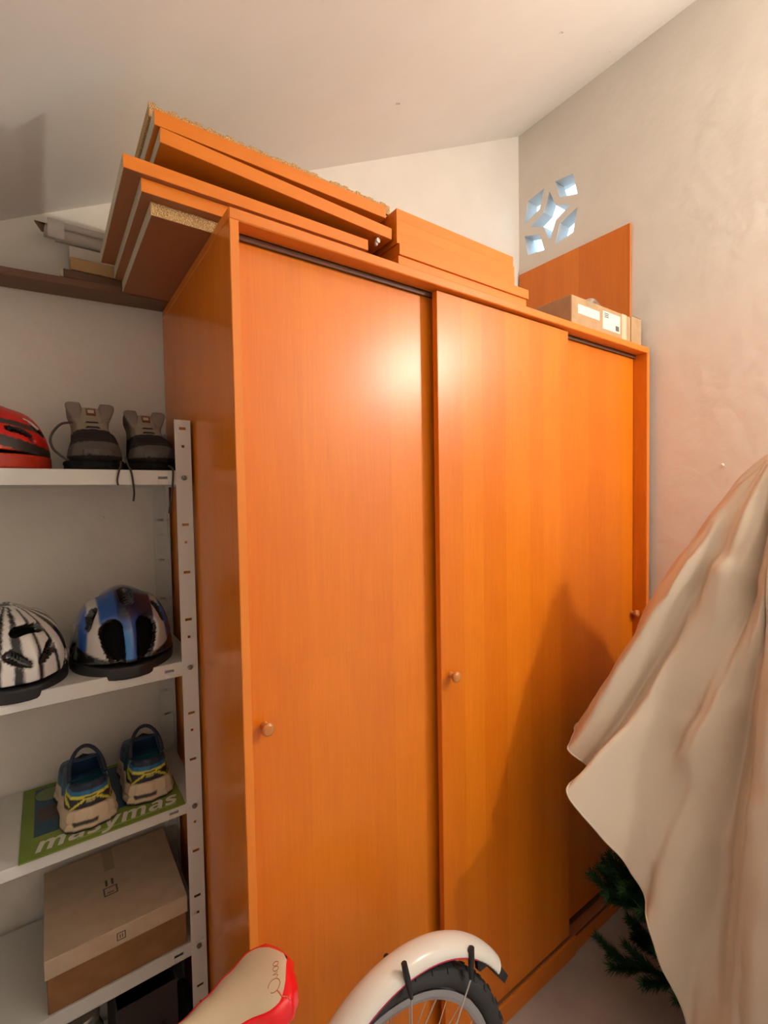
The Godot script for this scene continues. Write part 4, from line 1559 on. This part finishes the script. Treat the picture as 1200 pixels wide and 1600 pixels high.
	if boot:
		var mb := MB.new()
		mb.tube([Vector3(0, 0.085, -0.190), Vector3(0, 0.112, -0.160), Vector3(0, 0.142, -0.134), Vector3(0, 0.155, -0.126)], [0.020, 0.025, 0.027, 0.020], 16, true, false, 0.28)
		obj("tongue", mb, mat(lin(0.31, 0.26, 0.20), 0.9), t)
		mb = MB.new()
		mb.box(Vector3(-0.010, -0.012, -0.001), Vector3(0.010, 0.012, 0.001), 0.0006)
		var lb := obj("tongue_label", mb, mat(lin(0.17, 0.055, 0.022), 0.6), t)
		lb.transform = Transform3D(Basis(Vector3(1, 0, 0), 0.72), Vector3(0.0, 0.1455, -0.1412))
		mb = MB.new()
		mb.box(Vector3(-0.0065, -0.004, -0.0016), Vector3(0.0065, 0.007, -0.0008), 0.0003)
		obj("label_mark", mb, mat(lin(0.50, 0.44, 0.34), 0.6), lb)
		for k in 3:
			mb = MB.new()
			var q := Vector3(0.024, 0.086 + 0.013 * k, -0.198 + 0.017 * k)
			mb.tube([Vector3(-q.x, q.y - 0.006, q.z), Vector3(-0.010, q.y + 0.006, q.z), Vector3(0.010, q.y + 0.006, q.z), Vector3(q.x, q.y - 0.006, q.z)], 0.0028, 6)
			obj("lace", mb, M.black_matt, t)
	else:
		# pull loop at the heel's far side and laces
		var mb := MB.new()
		var path := []
		for k in 19:
			var a := PI * k / 18.0
			path.append(Vector3(cos(a) * 0.034, 0.088 + sin(a) * 0.048, -0.060 - 0.055 * sin(a)))
		mb.tube(path, 0.0042, 8, true, false)
		obj("ankle_strap", mb, mat(lin(0.016, 0.022, 0.04), 0.7), t)
		mb = MB.new()
		for k in 3:
			mb.tube([Vector3(-0.026, 0.090 - 0.010 * k, -0.150 - 0.02 * k), Vector3(0, 0.103 - 0.011 * k, -0.147 - 0.02 * k), Vector3(0.026, 0.090 - 0.010 * k, -0.150 - 0.02 * k)], 0.003, 6)
		obj("lace", mb, M.black_matt, t)
		mb = MB.new()
		mb.box(Vector3(-0.010, 0.046, -0.115), Vector3(0.014, 0.0475, -0.085), 0.0006)
		obj("insole_mark", mb, mat(lin(0.30, 0.40, 0.42), 0.6), t)
	return t

func shoes() -> void:
	var y: float = SHELF_Y[0]
	shoe("hiking_boot", "grey hiking boot with a loose dark lace looping out, beside the red helmet", Vector3(-0.200, y, -0.588), PI + 0.02, 0, "pair of grey hiking boots on the top shelf")
	shoe("hiking_boot", "grey hiking boot next to the slotted shelf post", Vector3(-0.078, y, -0.585), PI, 0, "pair of grey hiking boots on the top shelf", 0.94)
	var lace := mat(lin(0.055, 0.045, 0.04), 0.9)
	var mb := MB.new()
	mb.tube(smooth([Vector3(-0.240, y + 0.105, -0.36), Vector3(-0.262, y + 0.098, -0.35), Vector3(-0.280, y + 0.070, -0.34), Vector3(-0.277, y + 0.045, -0.333), Vector3(-0.262, y + 0.028, -0.33), Vector3(-0.250, y + 0.020, -0.33)]), 0.0026, 7)
	tag(obj("boot_lace", mb, lace), "dark boot lace curling out of the boot beside the red helmet", "lace", "boot laces on the top shelf")
	mb = MB.new()
	mb.tube(smooth([Vector3(-0.142, y + 0.03, -0.335), Vector3(-0.140, y + 0.008, -0.305), Vector3(-0.137, y - 0.002, -0.2955), Vector3(-0.134, y - 0.02, -0.2955), Vector3(-0.132, y - 0.05, -0.297), Vector3(-0.134, y - 0.07, -0.297)]), 0.0022, 7)
	tag(obj("boot_lace", mb, lace), "dark boot lace hanging over the shelf edge between the boots", "lace", "boot laces on the top shelf")
	mb = MB.new()
	mb.tube(smooth([Vector3(-0.152, y + 0.02, -0.330), Vector3(-0.156, y + 0.006, -0.304), Vector3(-0.160, y - 0.002, -0.2955), Vector3(-0.164, y - 0.022, -0.2955), Vector3(-0.163, y - 0.034, -0.297)]), 0.0020, 7)
	tag(obj("boot_lace", mb, lace), "short dark boot lace end hanging over the shelf edge", "lace", "boot laces on the top shelf")
	mb = MB.new()
	mb.tube(smooth([Vector3(-0.052, y + 0.012, -0.330), Vector3(-0.050, y + 0.006, -0.306), Vector3(-0.0495, y - 0.004, -0.2955), Vector3(-0.052, y - 0.040, -0.296), Vector3(-0.058, y - 0.085, -0.298), Vector3(-0.060, y - 0.10, -0.30)]), 0.0024, 7)
	tag(obj("boot_lace", mb, lace), "dark boot lace hanging down beside the slotted post", "lace", "boot laces on the top shelf")
	y = SHELF_Y[2] + 0.0035
	shoe("trainer", "blue trainer with yellow heel lines standing over the first letters of the print", Vector3(-0.234, y, -0.330), 0.05, 1, "pair of blue trainers on the printed board", 1.05)
	shoe("trainer", "blue trainer with yellow heel lines nearer the shelf post, over the last letters", Vector3(-0.111, y, -0.352), -0.03, 1, "pair of blue trainers on the printed board", 1.05)

# ------------------------------------------------------------------ goods on the shelves
func shelf_goods() -> void:
	# green printed board lying on the third shelf
	var y: float = SHELF_Y[2]
	var t := thing("printed_board", "flat green board with white lettering and blue picture under the blue trainers", "board", Vector3(-0.364, y + 0.0003, -0.297))
	var g := plaster(lin(0.16, 0.24, 0.035), lin(0.24, 0.31, 0.06), 0.0, 61)
	g.roughness = 0.35
	var mb := MB.new()
	mb.box(Vector3(0, 0, -0.295), Vector3(0.318, 0.003, 0), 0.0006)
	obj("sheet", mb, g, t)
	print_patch("blue_panel", t, Vector3(0.024, 0.003, -0.28), Vector3(0.30, 0.0032, -0.075), mat(lin(0.010, 0.06, 0.11), 0.35))
	print_patch("brown_panel", t, Vector3(0.03, 0.0032, -0.19), Vector3(0.14, 0.0033, -0.13), mat(lin(0.06, 0.035, 0.03), 0.35))
	print_patch("pale_panel", t, Vector3(0.075, 0.0033, -0.175), Vector3(0.092, 0.00345, -0.10), mat(lin(0.22, 0.16, 0.15), 0.35))
	mb = MB.new()
	mb.lathe([[0.03, 0.0], [0.03, 0.0005], [0.0, 0.0005]], Vector3(0.055, 0.003, -0.245), Vector3.UP, 24)
	obj("round_badge", mb, mat(lin(0.17, 0.24, 0.10), 0.4), t)
	var w := MeshInstance3D.new()
	w.name = "lettering"
	w.mesh = text_mesh("masymas", 0.062, 0.0006)
	w.material_override = mat(lin(0.66, 0.64, 0.56), 0.45)
	w.transform = Transform3D(Basis(Vector3(1.0, 0, 0), Vector3(0.25, 0, -1.0), Vector3(0, 1, 0)), Vector3(0.168, 0.0034, -0.038))
	t.add_child(w)
	print_patch("green_line", t, Vector3(0.10, 0.003, -0.016), Vector3(0.30, 0.0033, -0.012), mat(lin(0.30, 0.40, 0.10), 0.4))
	# cardboard box with lid on the fourth shelf
	y = SHELF_Y[3]
	t = thing("cardboard_box", "brown cardboard box with paler lid on the shelf below the trainers", "box", Vector3(-0.330, y + 0.0004, -0.303))
	var base := plaster(lin(0.24, 0.115, 0.045), lin(0.30, 0.15, 0.065), 0.05, 66)
	base.uv1_scale = Vector3.ONE * 3.0
	var lidm := plaster(lin(0.50, 0.37, 0.25), lin(0.58, 0.44, 0.31), 0.05, 67)
	lidm.uv1_scale = Vector3.ONE * 3.0
	mb = MB.new()
	mb.box(Vector3(0.003, 0, -0.285), Vector3(0.279, 0.118, -0.002), 0.002)
	obj("body", mb, base, t)
	mb = MB.new()
	mb.box(Vector3(0, 0.1185, -0.288), Vector3(0.282, 0.1215, 0.0015), 0.001)
	mb.box(Vector3(0, 0.080, -0.0015), Vector3(0.282, 0.1190, 0.0015), 0.0008)
	mb.box(Vector3(0, 0.080, -0.288), Vector3(0.0025, 0.1190, 0.0), 0.0008)
	mb.box(Vector3(0.2795, 0.080, -0.288), Vector3(0.282, 0.1190, 0.0), 0.0008)
	mb.box(Vector3(0, 0.080, -0.288), Vector3(0.282, 0.1190, -0.2855), 0.0008)
	var lid := obj("lid", mb, lidm, t)
	var ink := mat(lin(0.10, 0.085, 0.075), 0.7)
	# printed handling marks: a crate sign on the front, arrows and a crate on top
	mb = MB.new()
	for q in [[0, 0, 0.018, 0.0022], [0, 0.0158, 0.018, 0.018], [0, 0, 0.0022, 0.018], [0.0158, 0, 0.018, 0.018], [0.0055, 0.005, 0.0078, 0.013], [0.0102, 0.005, 0.0125, 0.013]]:
		mb.box(Vector3(0.132 + q[0], 0.091 + q[1], 0.0015), Vector3(0.132 + q[2], 0.091 + q[3], 0.0018), 0.0001)
	obj("handling_mark", mb, ink, lid)
	mb = MB.new()
	for q in [[0, 0, 0.030, 0.003], [0, 0.026, 0.030, 0.029], [0, 0, 0.003, 0.029], [0.027, 0, 0.030, 0.029], [0.006, 0.034, 0.011, 0.056], [0.019, 0.034, 0.024, 0.056], [0.008, 0.008, 0.022, 0.011]]:
		mb.box(Vector3(0.118 + q[0], 0.1215, -0.11 - q[3]), Vector3(0.118 + q[2], 0.1218, -0.11 - q[1]), 0.0001)
	obj("handling_mark", mb, ink, lid)
	mb = MB.new()
	mb.box(Vector3(0.126, 0.1215, -0.288), Vector3(0.150, 0.1218, -0.20), 0.0001)
	obj("tape_strip", mb, mat(lin(0.36, 0.28, 0.16), 0.3), lid)
	# below: a dark crate and a plastic bag of odds and ends on the bottom shelf
	y = SHELF_Y[4]
	t = thing("dark_crate", "dark brown fabric storage crate on the lowest shelf", "crate", Vector3(-0.205, y + 0.0004, -0.308))
	mb = MB.new()
	mb.box(Vector3(0, 0, -0.004), Vector3(0.13, 0.285, 0), 0.002)
	mb.box(Vector3(0, 0, -0.26), Vector3(0.13, 0.285, -0.256), 0.002)
	mb.box(Vector3(0, 0, -0.258), Vector3(0.004, 0.285, -0.002), 0.002)
	mb.box(Vector3(0.126, 0, -0.258), Vector3(0.13, 0.285, -0.002), 0.002)
	mb.box(Vector3(0, 0, -0.258), Vector3(0.13, 0.004, -0.002), 0.002)
	obj("body", mb, mat(lin(0.030, 0.022, 0.020), 0.9), t)
	mb = MB.new()
	mb.tube([Vector3(0.035, 0.20, 0.002), Vector3(0.045, 0.175, 0.012), Vector3(0.085, 0.175, 0.012), Vector3(0.095, 0.20, 0.002)], 0.005, 8)
	obj("handle", mb, mat(lin(0.04, 0.03, 0.027), 0.8), t)
	t = thing("glass_jar", "greenish glass jar standing beside the dark crate", "jar", Vector3(-0.268, y + 0.0004, -0.385))
	mb = MB.new()
	mb.lathe([[0.0, 0.0], [0.040, 0.0], [0.044, 0.006], [0.044, 0.20], [0.036, 0.225], [0.034, 0.245], [0.030, 0.245], [0.032, 0.222], [0.040, 0.198], [0.040, 0.010], [0.0, 0.010]], Vector3.ZERO, Vector3.UP, 28)
	var gm := mat(lin(0.16, 0.17, 0.12), 0.12)
	obj("body", mb, gm, t)
	mb = MB.new()
	mb.lathe([[0.0, 0.262], [0.034, 0.262], [0.037, 0.258], [0.037, 0.240], [0.0345, 0.240]], Vector3.ZERO, Vector3.UP, 28)
	obj("lid", mb, mat(lin(0.36, 0.33, 0.28), 0.35, 0.6), t)
	t = thing("black_bag", "small black bag slumped between the crate and the shelf post", "bag", Vector3(-0.042, y + 0.0004, -0.40))
	var bag := func(p: Vector3) -> float:
		return smax(ell(p - Vector3(0, 0.07, 0), Vector3(0.027, 0.085, 0.085)) + 0.004 * sin(p.y * 90.0 + p.z * 40.0), -p.y, 0.01)
	obj("body", nets(Vector3(-0.035, -0.006, -0.10), Vector3(0.035, 0.17, 0.10), 0.005, bag), M.black_matt, t)

# ------------------------------------------------------------------ nails on the wall
func wall_bits() -> void:
	var mb := MB.new()
	mb.lathe([[0.0, 0.010], [0.004, 0.009], [0.0055, 0.006], [0.0045, 0.003], [0.002, 0.0], [0.002, -0.004]], Vector3(WX, 1.644, 0.235), Vector3(-1, 0, 0), 14)
	tag(obj("wall_plug", mb, mat(lin(0.80, 0.76, 0.68), 0.4)), "small white plug in the wall above the satin cloth", "wall plug")
	mb = MB.new()
	mb.lathe([[0.0, 0.006], [0.0035, 0.005], [0.004, 0.003], [0.002, 0.0], [0.002, -0.004]], Vector3(-0.167, 1.512, BZ), Vector3(0, 0, 1), 12)
	tag(obj("wall_plug", mb, mat(lin(0.75, 0.72, 0.64), 0.4)), "tiny white plug in the wall below the top shelf", "wall plug")
